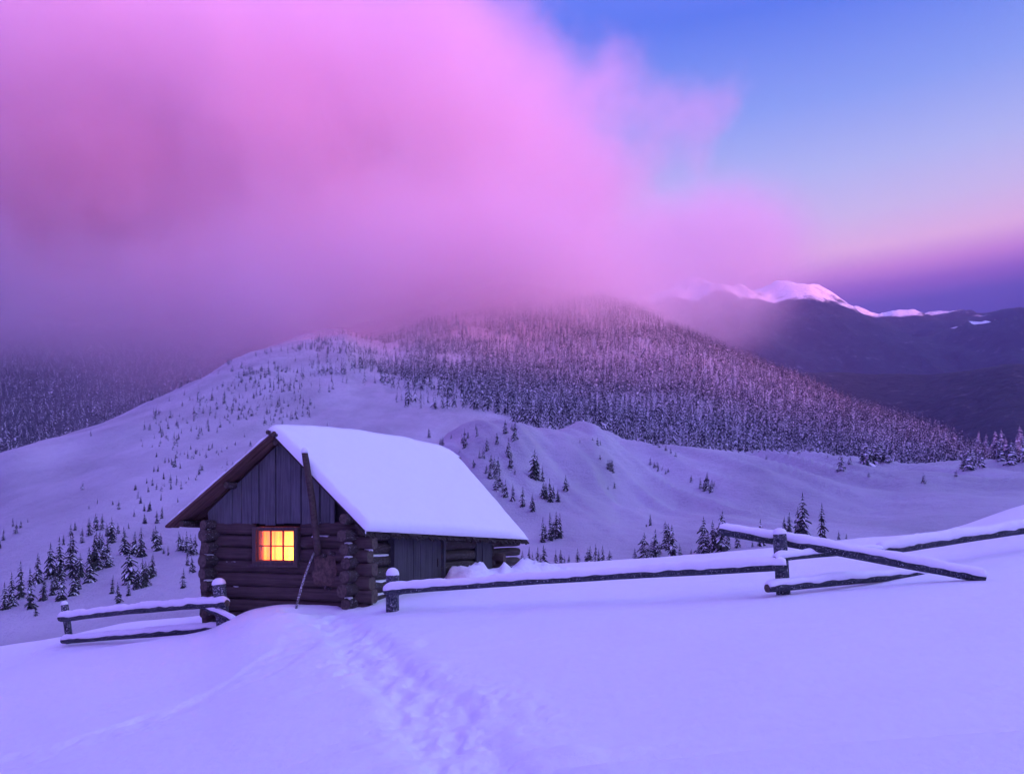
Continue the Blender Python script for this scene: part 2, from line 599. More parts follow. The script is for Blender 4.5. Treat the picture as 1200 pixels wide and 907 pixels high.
Zc[0] = near_detail(Xw, Dm, Zc[0])
NR = 430
xs, ys = Xw[:NR], Dm[:NR]
dep = np.zeros_like(xs)
pp = poly_pts(PATH, 0.10)
dist = np.full_like(xs, 9.0)
for px_, py_ in pp[::2]:
    dist = np.minimum(dist, np.hypot(xs - px_, ys - py_))
rough = fbm(xs / 0.22, ys / 0.22, 3, 15)
chop = fbm(xs / 0.10, ys / 0.12, 3, 19)
wob = 0.16 * fbm(xs / 0.7, ys / 0.7, 2, 16)
trench = np.clip(1 - (dist + wob) / 0.46, 0, 1)
trench = trench * trench * (3 - 2 * trench)
dep -= 0.065 * np.clip(trench * 1.8, 0, 1) * (1 + 0.7 * rough + 0.5 * chop)
wide = np.clip(1 - (dist + wob * 3) / 0.95, 0, 1)
dep += wide * (0.035 * fbm(xs / 0.30, ys / 0.24, 3, 17) + 0.02)
dep += (wide ** 0.7) * np.clip(0.25 + 0.9 * fbm(xs / 0.9, ys / 0.9, 2, 20), 0, 1) * 0.06 * chop
side = 0
for k, (px_, py_) in enumerate(pp):                         # boot holes along the path
    if k % 3:
        continue
    side = 1 - side
    jx = px_ + (0.13 if side else -0.13) + random.gauss(0, 0.14)
    jy = py_ + random.uniform(-0.1, 0.1)
    r2 = ((xs - jx) / random.uniform(0.055, 0.11)) ** 2 + ((ys - jy) / random.uniform(0.09, 0.20)) ** 2
    r2 = r2 * np.clip(1 + 1.5 * rough + 0.9 * chop, 0.2, 4)      # ragged, half filled edges
    dep -= random.choice((0.015, 0.03, 0.045, 0.06)) * np.exp(-r2 ** 1.6)
for k in range(60):                                          # thrown lumps and older, half filled steps
    q = random.choice(pp)
    jx, jy = q[0] + random.gauss(-0.1, 0.4), q[1] + random.gauss(0, 0.3)
    r2 = ((xs - jx) / random.uniform(0.07, 0.18)) ** 2 + ((ys - jy) / random.uniform(0.08, 0.2)) ** 2
    dep += random.choice((-0.02, -0.03, 0.015, 0.025)) * np.exp(-r2)
po = poly_pts(OLD, 0.2)
dist = np.full_like(xs, 9.0)
for px_, py_ in po:
    dist = np.minimum(dist, np.hypot(xs - px_, ys - py_))
tr = np.clip(1 - (dist + 0.10 * fbm(xs / 0.5, ys / 0.5, 3, 18)) / 0.34, 0, 1)
dep += np.minimum(tr * 3, 1) * (-0.03 + 0.03 * rough)
Zc[0][:NR] += dep

ZC = np.array(Zc)
ZT = ZC.max(axis=0)
CI = ZC.argmax(axis=0)
TT = (ZT - EYE) / Dm


def hit(X, y, dmin=26):
    """first point of the land on the sight line of photo pixel (X, y), farther than dmin"""
    j = np.clip(np.searchsorted(XG, X), 1, len(XG) - 1)
    f = (X - XG[j - 1]) / (XG[j] - XG[j - 1])
    t = TT[:, j - 1] * (1 - f) + TT[:, j] * f
    k0 = int(np.searchsorted(DG, dmin))
    w = np.nonzero(t[k0:] >= (HOR - y) / FPX)[0]
    if len(w) == 0:
        return None
    d = float(DG[k0 + w[0]])
    return Vector(((X - 600) / FPX * d, d, EYE + (HOR - y) / FPX * d))


def height(x, y):
    """land height under world points (arrays), inside the grid"""
    x, y = np.asarray(x, float), np.asarray(y, float)
    X = 600 + FPX * x / y
    j = np.clip(np.searchsorted(XG, X), 1, len(XG) - 1)
    i = np.clip(np.searchsorted(DG, y), 1, len(DG) - 1)
    fx = np.clip((X - XG[j - 1]) / (XG[j] - XG[j - 1]), 0, 1)
    fy = np.clip((np.log(y) - np.log(DG[i - 1])) / (np.log(DG[i]) - np.log(DG[i - 1])), 0, 1)
    return ((ZT[i - 1, j - 1] * (1 - fx) + ZT[i - 1, j] * fx) * (1 - fy) + (ZT[i, j - 1] * (1 - fx) + ZT[i, j] * fx) * fy), CI[i, j]


def grid_mesh(name, P, faces, mat):
    used = np.unique(faces)
    remap = np.full(len(P), -1, np.int64)
    remap[used] = np.arange(len(used))
    V, F = P[used], remap[faces]
    me = bpy.data.meshes.new(name)
    me.vertices.add(len(V))
    me.vertices.foreach_set('co', V.astype(np.float32).ravel())
    n = len(F)
    me.loops.add(n * F.shape[1])
    me.loops.foreach_set('vertex_index', F.astype(np.int32).ravel())
    me.polygons.add(n)
    me.polygons.foreach_set('loop_start', np.arange(0, n * F.shape[1], F.shape[1], dtype=np.int32))
    me.polygons.foreach_set('use_smooth', np.ones(n, bool))
    me.materials.append(mat)
    me.update(calc_edges=True)
    me.validate()
    o = bpy.data.objects.new(name, me)
    COL.objects.link(o)
    return o


# rows under and behind the camera are part of the same sheet
back_y = np.array([-160, -110, -70, -40, -20, -10, -5, -2, 0, 1.5, 2.6, 3.4])
bx = (XG[None, :] - 600) / FPX * (8 + np.maximum(-back_y, 0)[:, None] * 1.5)
xs0 = Xw[0]
bz = np.interp(bx.ravel(), xs0, ZT[0]).reshape(bx.shape)
rise = np.clip((-back_y - 10) / 150, 0, 1)[:, None] ** 1.5 * 14
bz = bz + rise
w8 = np.clip((back_y / 4), 0, 1)[:, None] ** 0.5
bx = bx * (1 - w8) + (xs0[None, :] * w8)
bz = np.interp(bx.ravel(), xs0, ZT[0]).reshape(bx.shape) + rise
PX = np.vstack([bx, Xw]); PY = np.vstack([np.repeat(back_y[:, None], len(XG), 1), Dm]); PZ = np.vstack([bz, ZT])
PP = np.stack([PX, PY, PZ], -1).reshape(-1, 3)
nr, nc = PX.shape
CIa = np.vstack([np.zeros(bx.shape, int), CI])
ii, jj = np.meshgrid(np.arange(nr - 1), np.arange(nc - 1), indexing='ij')
q = (ii * nc + jj).ravel()
FF = np.stack([q, q + 1, q + nc + 1, q + nc], -1)
fc = np.max(np.stack([CIa[:-1, :-1], CIa[1:, :-1], CIa[:-1, 1:], CIa[1:, 1:]]), 0).ravel()
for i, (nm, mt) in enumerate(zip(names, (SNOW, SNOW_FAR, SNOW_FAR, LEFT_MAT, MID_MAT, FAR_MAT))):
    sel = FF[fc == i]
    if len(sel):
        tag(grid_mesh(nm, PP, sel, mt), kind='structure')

# added unseen mountain behind the camera, crest shaped to keep low sun off slopes
sx, sy = math.sin(R(SUN_AZ)), -math.cos(R(SUN_AZ))          # towards the sun; the added ridge runs across it
bs = np.linspace(700, 3600, 60); bt = np.linspace(-900, 3200, 130)
BT, BS = np.meshgrid(bt, bs)
prof = np.exp(-((BS - 2000) / 520.0) ** 2)
crest = np.interp(BT, [-900, -300, 0, 150, 300, 450, 650, 900, 1200, 1600, 2000, 2500, 3200], [760, 930, 980, 880, 610, 480, 430, 450, 640, 760, 1150, 1330, 1330])
BZ = crest * prof + 30 * fbm(BS / 300, BT / 300, 4, 77) * prof - 30
bq = (np.arange(59)[:, None] * 130 + np.arange(129)[None, :]).ravel()
tag(grid_mesh('added_shade_mountain', np.stack([BS * sx - BT * sy, BS * sy + BT * sx, BZ], -1).reshape(-1, 3),
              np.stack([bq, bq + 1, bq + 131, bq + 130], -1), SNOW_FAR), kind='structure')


# ------------------------------------------------------------------ air: even haze, and the cloud bank lying on the hill
def volume_mat(name, density, color, aniso=0.0):
    m = bpy.data.materials.new(name)
    m.use_nodes = True
    nt = m.node_tree
    nt.nodes.clear()
    o = nt.nodes.new('ShaderNodeOutputMaterial')
    v = nt.nodes.new('ShaderNodeVolumePrincipled')
    v.inputs['Color'].default_value = (*color, 1)
    v.inputs['Density'].default_value = density
    v.inputs['Anisotropy'].default_value = aniso
    nt.links.new(v.outputs[0], o.inputs['Volume'])
    return m, nt, v


hz, _, _ = volume_mat('haze_air', 1.0e-4, (0.48, 0.48, 1.0))
mb = MB()
x0, x1, y0, y1, z0, z1 = -6000, 8000, -4500, 4700, -420, 1150
mb.hexa([(x0, y0, z0), (x1, y0, z0), (x1, y1, z0), (x0, y1, z0), (x0, y0, z1), (x1, y0, z1), (x1, y1, z1), (x0, y1, z1)])
tag(mb.build('haze', hz), 'thin bluish dusk haze filling the valley air', 'haze', kind='stuff')

fm, nt, v = volume_mat('cloud_vapour', 0.0, (1.0, 0.89, 0.96))
CC = at(165, 250, 1080)
CR = Vector((735, 420, 330))
vm = nt.nodes.new('ShaderNodeMapping')
vm.vector_type = 'TEXTURE'
vm.inputs['Location'].default_value = CC
vm.inputs['Scale'].default_value = CR
tcn = nt.nodes.new('ShaderNodeTexCoord')
nt.links.new(tcn.outputs['Object'], vm.inputs['Vector'])
ln = nt.nodes.new('ShaderNodeVectorMath')
ln.operation = 'LENGTH'
nt.links.new(vm.outputs[0], ln.inputs[0])
n_a = noise(nt, tcn.outputs['Object'], 1 / 230.0, 5, 0.58)
n_b = noise(nt, tcn.outputs['Object'], 1 / 620.0, 2, 0.5)
n_w = noise(nt, tcn.outputs['Object'], 1 / 120.0, 5, 0.62)
sd = mathn(nt, 'SUBTRACT', 1.06, ln.outputs['Value'])
sd = mathn(nt, 'ADD', sd, mathn(nt, 'MULTIPLY', mathn(nt, 'SUBTRACT', n_a, 0.5), 0.75))
sd = mathn(nt, 'ADD', sd, mathn(nt, 'MULTIPLY', mathn(nt, 'SUBTRACT', n_b, 0.5), 0.5))
sd = mathn(nt, 'ADD', sd, mathn(nt, 'MULTIPLY', mathn(nt, 'SUBTRACT', n_w, 0.5), 0.6))
den = mathn(nt, 'MULTIPLY', sd, 2.6, clamp=True)
den = mathn(nt, 'POWER', den, 1.5)


def bank(c_, r_, k, gain):
    m_ = nt.nodes.new('ShaderNodeMapping')
    m_.vector_type = 'TEXTURE'
    m_.inputs['Location'].default_value = c_
    m_.inputs['Scale'].default_value = r_
    nt.links.new(tcn.outputs['Object'], m_.inputs['Vector'])
    l_ = nt.nodes.new('ShaderNodeVectorMath')
    l_.operation = 'LENGTH'
    nt.links.new(m_.outputs[0], l_.inputs[0])
    s_ = mathn(nt, 'ADD', mathn(nt, 'SUBTRACT', 1.0, l_.outputs['Value']), mathn(nt, 'MULTIPLY', mathn(nt, 'SUBTRACT', n_a, 0.5), 0.9))
    s_ = mathn(nt, 'MULTIPLY', s_, gain, clamp=True)
    return mathn(nt, 'MULTIPLY', mathn(nt, 'MULTIPLY', s_, s_), k)


den = mathn(nt, 'ADD', den, bank(at(500, 368, 905), (450, 390, 126), 1.5, 1.5))
den = mathn(nt, 'ADD', den, bank(at(40, 405, 830), (540, 330, 125), 0.55, 1.2))
den = mathn(nt, 'ADD', den, bank(at(420, 435, 640), (430, 340, 130), 0.09, 1.5))
den = mathn(nt, 'ADD', den, bank(at(810, 300, 1300), (310, 260, 125), 0.6, 1.7))
nt.links.new(mathn(nt, 'MULTIPLY', den, 0.013), v.inputs['Density'])
mb = MB()
rings = []
HC, HR = Vector((-480, 960, 500)), Vector((1120, 740, 500))


def soft(c_):
    return math.copysign(abs(c_) ** 0.55, c_)


for i in range(1, 14):
    th = math.pi * i / 14
    rings.append([HC + Vector((HR.x * soft(math.sin(th)) * soft(math.cos(p)), HR.y * soft(math.sin(th)) * soft(math.sin(p)), -HR.z * soft(math.cos(th))))
                  for p in [2 * math.pi * j / 28 for j in range(28)]])
mb.quadstrip(rings, cap0=0, cap1=0)
tag(mb.build('cloud', fm), 'huge glowing pink cloud bank rolling over the forested hill', 'cloud', kind='stuff')

# ------------------------------------------------------------------ conifers
NEEDLE, nt, p = new_mat('spruce_needles')
v = mapping(nt)
c = ramp_node(nt, noise(nt, v, 30, 3), [(0.35, (0.022, 0.026, 0.022)), (0.7, (0.07, 0.066, 0.06))])
nt.links.new(c, p.inputs['Base Color'])
p.inputs['Roughness'].default_value = 0.9
p.inputs['Specular IOR Level'].default_value = 0.1
BARK, nt, p = new_mat('spruce_bark')
p.inputs['Base Color'].default_value = (0.06, 0.045, 0.04, 1)
p.inputs['Roughness'].default_value = 0.95


def tree_arrays(seed, whorls=15, per=8, rad=0.17, snow=0.5, lod=False, taper=0.66, cover=0.85):
    """unit-height spruce: drooping tent-shaped boughs, some carrying snow. returns verts, quads, material per quad"""
    r = np.random.default_rng(seed)
    V, F, M = [], [], []

    def tent(a, h, L, w, lift, s0, mat, droop):
        ca, sa = math.cos(a), math.sin(a)

        def pt(s, side):
            rr = L * s
            z = h + lift - droop * L * (0.25 * s + 0.75 * s * s) - abs(side) * w * (0.55 if mat == 0 else 0.35)
            ww = side * w * (0.55 + 0.45 * math.sin(math.pi * min(1, s * 1.1))) * (1 - 0.75 * s * s)
            return (ca * rr - sa * ww, sa * rr + ca * ww, z)
        ss = (s0, 1.0) if lod else (s0, 0.55, 1.0)
        for s_a, s_b in zip(ss[:-1], ss[1:]):
            for side in (-1, 1):
                b = len(V)
                q = [pt(s_a, 0), pt(s_b, 0), pt(s_b, side), pt(s_a, side)]
                if side < 0:
                    q.reverse()
                V.extend(q)
                F.append((b, b + 1, b + 2, b + 3))
                M.append(mat)
    ring_w = r.uniform(0.72, 1.2, whorls)
    lop = r.uniform(-0.28, 0.28, 2)
    for i in range(whorls):
        f = i / (whorls - 1)
        h = 0.05 + 0.90 * f ** 0.9
        R0 = rad * (1 - f) ** taper + 0.012
        n = max(3, int(per * (1 - 0.4 * f)))
        for j in range(n):
            a = 2 * math.pi * (j + r.uniform(-0.3, 0.3)) / n + i * 1.3
            L = R0 * (1 if lod else ring_w[i]) * r.uniform(0.6, 1.25) * (1 + lop[0] * math.cos(a) + lop[1] * math.sin(a))
            if r.random() < 0.07:
                continue
            hh = h + r.uniform(-0.012, 0.012)
            w = max(0.014, L * r.uniform(0.22, 0.36))
            dr = r.uniform(0.9, 1.6) if lod else r.uniform(0.45, 0.95)
            tent(a, hh, L, w, 0, 0.0, 0, dr)
            if r.random() < snow:
                k = r.uniform(0.55, 1.0)
                tent(a + r.uniform(-0.1, 0.1), hh, L * k, w * r.uniform(0.5, 1.0) * cover / 0.85, 0.008 + 0.04 * w, 0.12, 1, dr * 0.97)
    # leader
    for a in (0, 1.57):
        b = len(V)
        V.extend([(0.012 * math.cos(a), 0.012 * math.sin(a), 0.9), (-0.012 * math.cos(a), -0.012 * math.sin(a), 0.9), (0, 0, 1.0), (0, 0, 1.0)])
        F.append((b, b + 1, b + 2, b + 3)); M.append(0)
    return np.array(V), np.array(F), np.array(M)


def crown_mesh(seed, **k):
    V, F, M = tree_arrays(seed, **k)
    me = bpy.data.meshes.new('crown')
    me.from_pydata(V.tolist(), [], [tuple(f) if len(set(map(tuple, V[f]))) == 4 else tuple(f[:3]) for f in F])
    me.materials.append(NEEDLE); me.materials.append(SNOW_TREE)
    me.polygons.foreach_set('material_index', M.astype(np.int32))
    me.update()
    return me


mb = MB()
mb.quadstrip([[(rr * math.cos(t), rr * math.sin(t), z) for t in [k * math.pi / 3 for k in range(6)]]
              for z, rr in ((-0.06, 0.020), (0.12, 0.016), (0.6, 0.008), (0.93, 0.002))])
trunk0 = mb.build('trunk', BARK)
TRUNK = trunk0.data
bpy.data.objects.remove(trunk0)
CROWNS = {'dark': [crown_mesh(s, snow=0.36, rad=r_) for s, r_ in ((1, 0.195), (2, 0.16), (3, 0.215), (11, 0.18), (12, 0.235), (13, 0.15))],
          'frosted': [crown_mesh(s, snow=0.85, rad=r_) for s, r_ in ((4, 0.195), (5, 0.225), (6, 0.175))],
          'white': [crown_mesh(s, snow=1.0, rad=r_, whorls=12, taper=0.6, cover=1.25, per=9) for s, r_ in ((7, 0.24), (8, 0.28))]}
n_tree = 0


def spruce(X, y, hpx, look, label, group):
    global n_tree
    P = hit(X, y)
    if P is None:
        return
    hgt = hpx * P.y / FPX
    r_ = random.Random(n_tree * 13 + 5)
    n_tree += 1
    root = empty('young_spruce' if hgt < 2.2 else 'spruce_tree', P - Vector((0, 0, 0.02 * hgt)))
    root.rotation_euler = (r_.uniform(-0.04, 0.04), r_.uniform(-0.04, 0.04), r_.uniform(0, 6.28))
    w = r_.uniform(0.85, 1.2)
    root.scale = (hgt * w, hgt * w, hgt * 1.04)
    tag(root, label, 'tree', group)
    for nm, me in (('crown', r_.choice(CROWNS[look])), ('trunk', TRUNK)):
        o = bpy.data.objects.new(nm, me)
        COL.objects.link(o)
        o.parent = root
    return root


ORD = ['first', 'second', 'third', 'fourth', 'fifth', 'sixth', 'seventh', 'eighth', 'ninth', 'tenth', 'eleventh', 'twelfth',
       'thirteenth', 'fourteenth', 'fifteenth', 'sixteenth', 'seventeenth', 'eighteenth', 'nineteenth', 'twentieth']


def cluster(where, group, look, pts):
    pts = sorted(pts)
    big = max(p_[2] for p_ in pts)
    for i, (X, y, hp) in enumerate(pts):
        size = 'tall' if hp > 0.8 * big else ('small' if hp < 0.55 * big else 'medium')
        kind = {'dark': 'dark', 'frosted': 'frosted', 'white': 'snow caked'}[look]
        if len(pts) == 1:
            lab = f'{size} {kind} spruce standing alone {where}'
        else:
            lab = f'{size} {kind} spruce, {ORD[i]} from left {where}'
        spruce(X, y, hp, look, lab, group)


def z3(*a): return [(x * .3308, 480 + y * .3308, h * .3308) for x, y, h in a]
def z6(*a): return [(480 + x * .3, 460 + y * .3, h * .3) for x, y, h in a]
def z5(*a): return [(800 + x / 3, 560 + y / 3, h / 3) for x, y, h in a]
def z8(*a): return [(720 + x * .4, 300 + y * .4, h * .4) for x, y, h in a]


GL = 'spruces on the slope left of the cabin'
cluster('in the front row by the left frame edge', GL, 'dark', z3((18, 710, 100), (45, 700, 125), (78, 670, 135), (105, 710, 150), (125, 735, 55), (130, 620, 115), (155, 675, 90), (185, 660, 65)))
cluster('in the tall clump above the left fence post', GL, 'dark', z3((180, 600, 130), (212, 600, 150), (218, 680, 150), (250, 565, 120), (260, 600, 165), (262, 660, 115), (285, 600, 95), (320, 615, 130), (275, 640, 90), (198, 640, 100)))
cluster('in the clump uphill of the left fence rails', GL, 'dark', z3((345, 570, 140), (330, 560, 110), (385, 560, 110), (362, 535, 95), (398, 470, 90), (340, 430, 65), (362, 428, 60), (315, 450, 70), (292, 475, 60), (250, 452, 50), (265, 430, 35), (418, 440, 40), (380, 450, 50), (352, 500, 70), (225, 480, 40)))
cluster('in the loose row between fence and cabin', GL, 'dark', z3((440, 515, 100), (478, 510, 80), (500, 525, 110), (555, 500, 90), (455, 430, 30), (545, 470, 50), (570, 480, 45), (595, 520, 40), (580, 515, 30), (512, 405, 40)))
cluster('in the clump just above the left fence rails', GL, 'dark', z3((460, 620, 140), (485, 640, 90), (502, 625, 100), (520, 630, 95), (542, 590, 80), (398, 655, 70), (417, 685, 75), (455, 660, 60), (510, 600, 50), (530, 600, 60)))
cluster('in the bunch beside the cabin wall', GL, 'dark', z3((650, 635, 75), (635, 505, 75), (648, 500, 55), (660, 510, 80), (678, 515, 75), (692, 520, 78), (680, 580, 62), (662, 555, 60), (640, 490, 50)))
cluster('in the low tufts at the left frame edge', GL, 'dark', z3((45, 420, 38), (58, 440, 45), (75, 420, 30), (98, 405, 20), (12, 465, 45), (2, 492, 35)))
GU = 'young spruces scattered up the slope left of the roof'
cluster('in the middle scatter left of the eaves', GU, 'dark', z3((420, 360, 40), (475, 385, 30), (480, 285, 25), (530, 360, 40), (510, 360, 30), (500, 335, 30), (525, 295, 25), (520, 265, 25), (540, 270, 30), (555, 290, 30), (570, 325, 30), (555, 405, 50), (400, 340, 20), (345, 340, 25), (315, 355, 18), (575, 390, 50), (630, 330, 20)))
cluster('in the upper scatter left of the roof', GU, 'dark', z3((560, 225, 30), (555, 175, 25), (580, 250, 30), (605, 285, 30), (638, 213, 28), (620, 205, 42), (608, 200, 30), (598, 190, 20), (585, 190, 22), (625, 270, 20), (545, 220, 20), (705, 235, 28), (716, 215, 22), (752, 140, 24), (740, 80, 28), (675, 145, 22), (694, 160, 24), (718, 150, 14), (632, 108, 26), (572, 100, 20)))
GB = 'spruces on the ridge face behind the cabin roof'
cluster('in the central group on the ridge face', GB, 'dark', z6((485, 335, 115), (498, 325, 80), (518, 350, 62), (520, 420, 70), (535, 415, 65), (550, 430, 95), (560, 420, 60), (580, 430, 58), (610, 395, 75), (443, 447, 80), (480, 470, 75), (525, 395, 40)))
cluster('in the streak just above the roof snow', GB, 'frosted', z6((320, 300, 60), (345, 320, 70), (330, 310, 60), (340, 395, 72), (350, 385, 80), (378, 420, 80), (402, 425, 70), (395, 310, 70), (365, 400, 50), (335, 350, 60), (310, 335, 50), (318, 350, 50), (250, 305, 45), (412, 330, 40), (300, 320, 40)))
cluster('high on the brow of the ridge', GB, 'frosted', z6((385, 255, 80), (380, 245, 40), (412, 185, 70), (372, 170, 65), (340, 205, 50), (300, 230, 55), (288, 262, 50), (272, 262, 40), (215, 220, 80), (205, 205, 40), (195, 250, 30), (265, 170, 36), (258, 150, 25), (130, 215, 45), (228, 180, 30), (75, 178, 42), (162, 185, 26), (120, 205, 30), (400, 155, 36)))
GK = 'spruces in the hollow behind the snow bank'
cluster('in the small stand above the hollow', GK, 'dark', z6((520, 590, 105), (530, 575, 60), (548, 580, 112), (560, 560, 60), (574, 575, 112), (590, 570, 100)))
cluster('in the row behind the snow bank', GK, 'dark', z6((395, 690, 55), (420, 692, 60), (442, 696, 80), (465, 692, 90), (480, 692, 70), (500, 692, 90), (525, 712, 118), (547, 715, 55), (570, 702, 90), (590, 690, 80), (622, 692, 60), (655, 692, 85), (512, 700, 70), (606, 690, 50)))
cluster('in the second row right of the snow bank', GK, 'dark', z6((695, 690, 85), (706, 695, 98), (725, 697, 108), (738, 690, 80), (756, 692, 95), (781, 674, 60)))
cluster('in the group above the middle fence rail', GK, 'frosted', z6((880, 660, 55), (915, 655, 110), (935, 660, 72), (962, 642, 110), (978, 640, 60), (1000, 610, 108), (1012, 600, 90), (1027, 645, 130), (1055, 640, 52), (945, 650, 80)))
cluster('in the pair of tufts on the open bowl', GK, 'dark', z6((940, 525, 52), (925, 526, 16)))
cluster('beside the fallen rail end', GK, 'frosted', z5((75, 265, 130), (92, 262, 80), (105, 262, 115), (135, 255, 140), (160, 252, 65), (190, 248, 70), (245, 245, 25), (272, 240, 95), (30, 270, 24), (62, 265, 60)))
cluster('behind the tall fence post', GK, 'dark', z5((372, 192, 72), (405, 207, 108), (422, 207, 158), (487, 217, 130), (550, 220, 36), (576, 216, 22), (356, 185, 50)))
GR = 'snowy young spruces on the open ridge right of the cabin'
cluster('on the ridge shoulder below the forest', GR, 'frosted', z6((745, 280, 40), (737, 285, 30), (775, 310, 50), (790, 320, 60), (783, 300, 40), (800, 375, 30), (775, 382, 18), (715, 195, 20), (665, 205, 22), (735, 210, 35), (745, 205, 20), (940, 295, 30), (955, 300, 32), (972, 308, 26), (985, 318, 25), (1010, 322, 30)))
cluster('in the round clump on the bowl', GR, 'frosted', z6((1135, 385, 55), (1150, 388, 48), (1165, 388, 78), (1180, 388, 50), (1190, 380, 35), (1100, 352, 30)))
def taller(pts, k=1.35): return [(x, y, h * k) for x, y, h in pts]


cluster('on the ridge crest below the dark forest edge', GR, 'white', taller(z8((665, 625, 40), (690, 620, 26), (730, 605, 45), (740, 612, 52), (750, 608, 44), (760, 608, 48), (775, 612, 56), (785, 605, 40), (800, 606, 32), (815, 578, 25), (825, 570, 30), (875, 572, 20), (445, 598, 12), (625, 600, 14), (745, 650, 14), (540, 585, 20), (510, 585, 16), (575, 575, 26))))
cluster('on the ridge crest near the right edge', GR, 'white', taller(z8((930, 568, 38), (922, 590, 22), (936, 602, 45), (945, 598, 30), (970, 567, 42), (980, 566, 20), (1000, 652, 20), (1035, 627, 52), (1050, 622, 50), (1072, 622, 50), (1020, 625, 26), (1067, 572, 46), (1090, 574, 40), (1112, 574, 48), (1132, 606, 46), (1120, 600, 30))))
cluster('at the right end of the ridge crest', GR, 'white', taller(z8((1135, 565, 45), (1148, 575, 34), (1160, 617, 58), (1172, 600, 44), (1185, 565, 52), (1197, 602, 60), (1196, 570, 40), (1180, 580, 36), (905, 668, 26), (1100, 588, 22))))
cluster('along the left part of the ridge crest', GR, 'white', z8((105, 612, 24), (125, 622, 22), (150, 642, 20), (140, 632, 16), (115, 560, 20), (130, 566, 24), (150, 575, 26), (165, 580, 20), (180, 592, 18), (260, 562, 16), (370, 570, 20), (490, 560, 18)))


# ---- the masses: forest on the hill, misty forest far left, thin scrub on the open slope
LODS = [tree_arrays(s, whorls=8, per=5, rad=r_, snow=s_, lod=True) for s, r_, s_ in ((31, 0.13, 0.6), (32, 0.165, 0.75), (33, 0.115, 0.45), (34, 0.145, 0.65), (38, 0.12, 0.8), (39, 0.15, 0.5), (40, 0.175, 0.6))]
LODS_SCRUB = [tree_arrays(s, whorls=7, per=6, rad=r_, snow=0.4, lod=True) for s, r_ in ((35, 0.20), (36, 0.26), (37, 0.17))]


def forest_mesh(name, pos, hts, label, seed, lods=None):
    lods = lods or LODS
    r = np.random.default_rng(seed)
    Vs, Fs, Ms, off = [], [], [], 0
    which = r.integers(0, len(lods), len(pos))
    for k, (V, F, M) in enumerate(lods):
        sel = which == k
        p_, h_ = pos[sel], hts[sel]
        a = r.uniform(0, 6.283, len(p_))
        w = h_ * r.uniform(0.85, 1.25, len(p_))
        ca, sa = np.cos(a)[:, None], np.sin(a)[:, None]
        X = (V[None, :, 0] * ca - V[None, :, 1] * sa) * w[:, None] + p_[:, 0:1]
        Y = (V[None, :, 0] * sa + V[None, :, 1] * ca) * w[:, None] + p_[:, 1:2]
        Z = V[None, :, 2] * h_[:, None] + p_[:, 2:3]
        Vs.append(np.stack([X, Y, Z], -1).reshape(-1, 3))
        Fs.append((F[None] + (np.arange(len(p_)) * len(V))[:, None, None] + off).reshape(-1, 4))
        Ms.append(np.tile(M, len(p_)))
        off += len(p_) * len(V)
    o = None
    V, F, M = np.vstack(Vs), np.vstack(Fs), np.concatenate(Ms)
    me = bpy.data.meshes.new(name)
    me.vertices.add(len(V)); me.vertices.foreach_set('co', V.astype(np.float32).ravel())
    me.loops.add(len(F) * 4); me.loops.foreach_set('vertex_index', F.astype(np.int32).ravel())
    me.polygons.add(len(F)); me.polygons.foreach_set('loop_start', np.arange(0, len(F) * 4, 4, dtype=np.int32))
    me.materials.append(NEEDLE_FAR); me.materials.append(SNOW_TREE)
    me.polygons.foreach_set('material_index', M.astype(np.int32))
    me.update(calc_edges=True)
    o = bpy.data.objects.new(name, me)
    COL.objects.link(o)
    return tag(o, label, 'forest', kind='stuff')


NEEDLE_FAR, nt, p = new_mat('far_spruce_needles')
c = ramp_node(nt, noise(nt, mapping(nt), 0.12, 3), [(0.35, (0.035, 0.036, 0.036)), (0.7, (0.085, 0.08, 0.08))])
nt.links.new(c, p.inputs['Base Color'])
p.inputs['Roughness'].default_value = 0.95
p.inputs['Specular IOR Level'].default_value = 0.1


def scatter(x0, x1, y0, y1, step, comp, seed):
    r = np.random.default_rng(seed)
    gx, gy = np.meshgrid(np.arange(x0, x1, step), np.arange(y0, y1, step))
    gx = gx.ravel() + r.uniform(-0.5, 0.5, gx.size) * step
    gy = gy.ravel() + r.uniform(-0.5, 0.5, gy.size) * step
    z, ci = height(gx, gy)
    X, y = 600 + FPX * gx / gy, HOR - FPX * (z - EYE) / gy
    ok = (ci == comp) & (X > -80) & (X < 1290)
    return gx[ok], gy[ok], z[ok], X[ok], y[ok], r


gx, gy, gz, X, y, r = scatter(-420, 420, 270, 1150, 4.1, 1, 5)
n_c = fbm(gx / 42, gy / 60, 4, 91)
n_f = fbm(gx / 12, gy / 16, 2, 92)
edge_l = np.interp(y, [335, 385, 420, 450, 480, 510], [500, 440, 385, 350, 395, 560])     # the forest's ragged left edge
inside = (X - edge_l) / 130
d_ = np.clip(inside * 0.62, -0.6, 1.1) + n_c * 0.95 + n_f * 0.4
low = np.clip((y - 478) / 14, 0, 1) * np.clip((600 - X) / 60, 0, 1)                        # open snow above the ridge brow
ok = (d_ > 0.30 + low * 1.2 + 0.1 * r.random(len(X))) & (y < 562)
ok &= ~((np.abs(y - (352 + (X - 600) * 0.16)) < 5) & (n_c > 0.0) & (X < 800))
thin = (d_ > 0.02) & (d_ <= 0.30) & (r.random(len(X)) < 0.10)
ok |= thin & (low < 0.3)
hts = (6.0 + 5.0 * np.clip(inside, 0, 1) + 4.0 * n_f) * r.uniform(0.5, 1.3, len(X))
hts = np.clip(hts, 2.0, 14)
print('hill forest', ok.sum())
forest_mesh('spruce_forest', np.stack([gx, gy, gz - 0.2], -1)[ok], hts[ok], 'dense frosted spruce forest covering the round hill behind the cabin', 1)

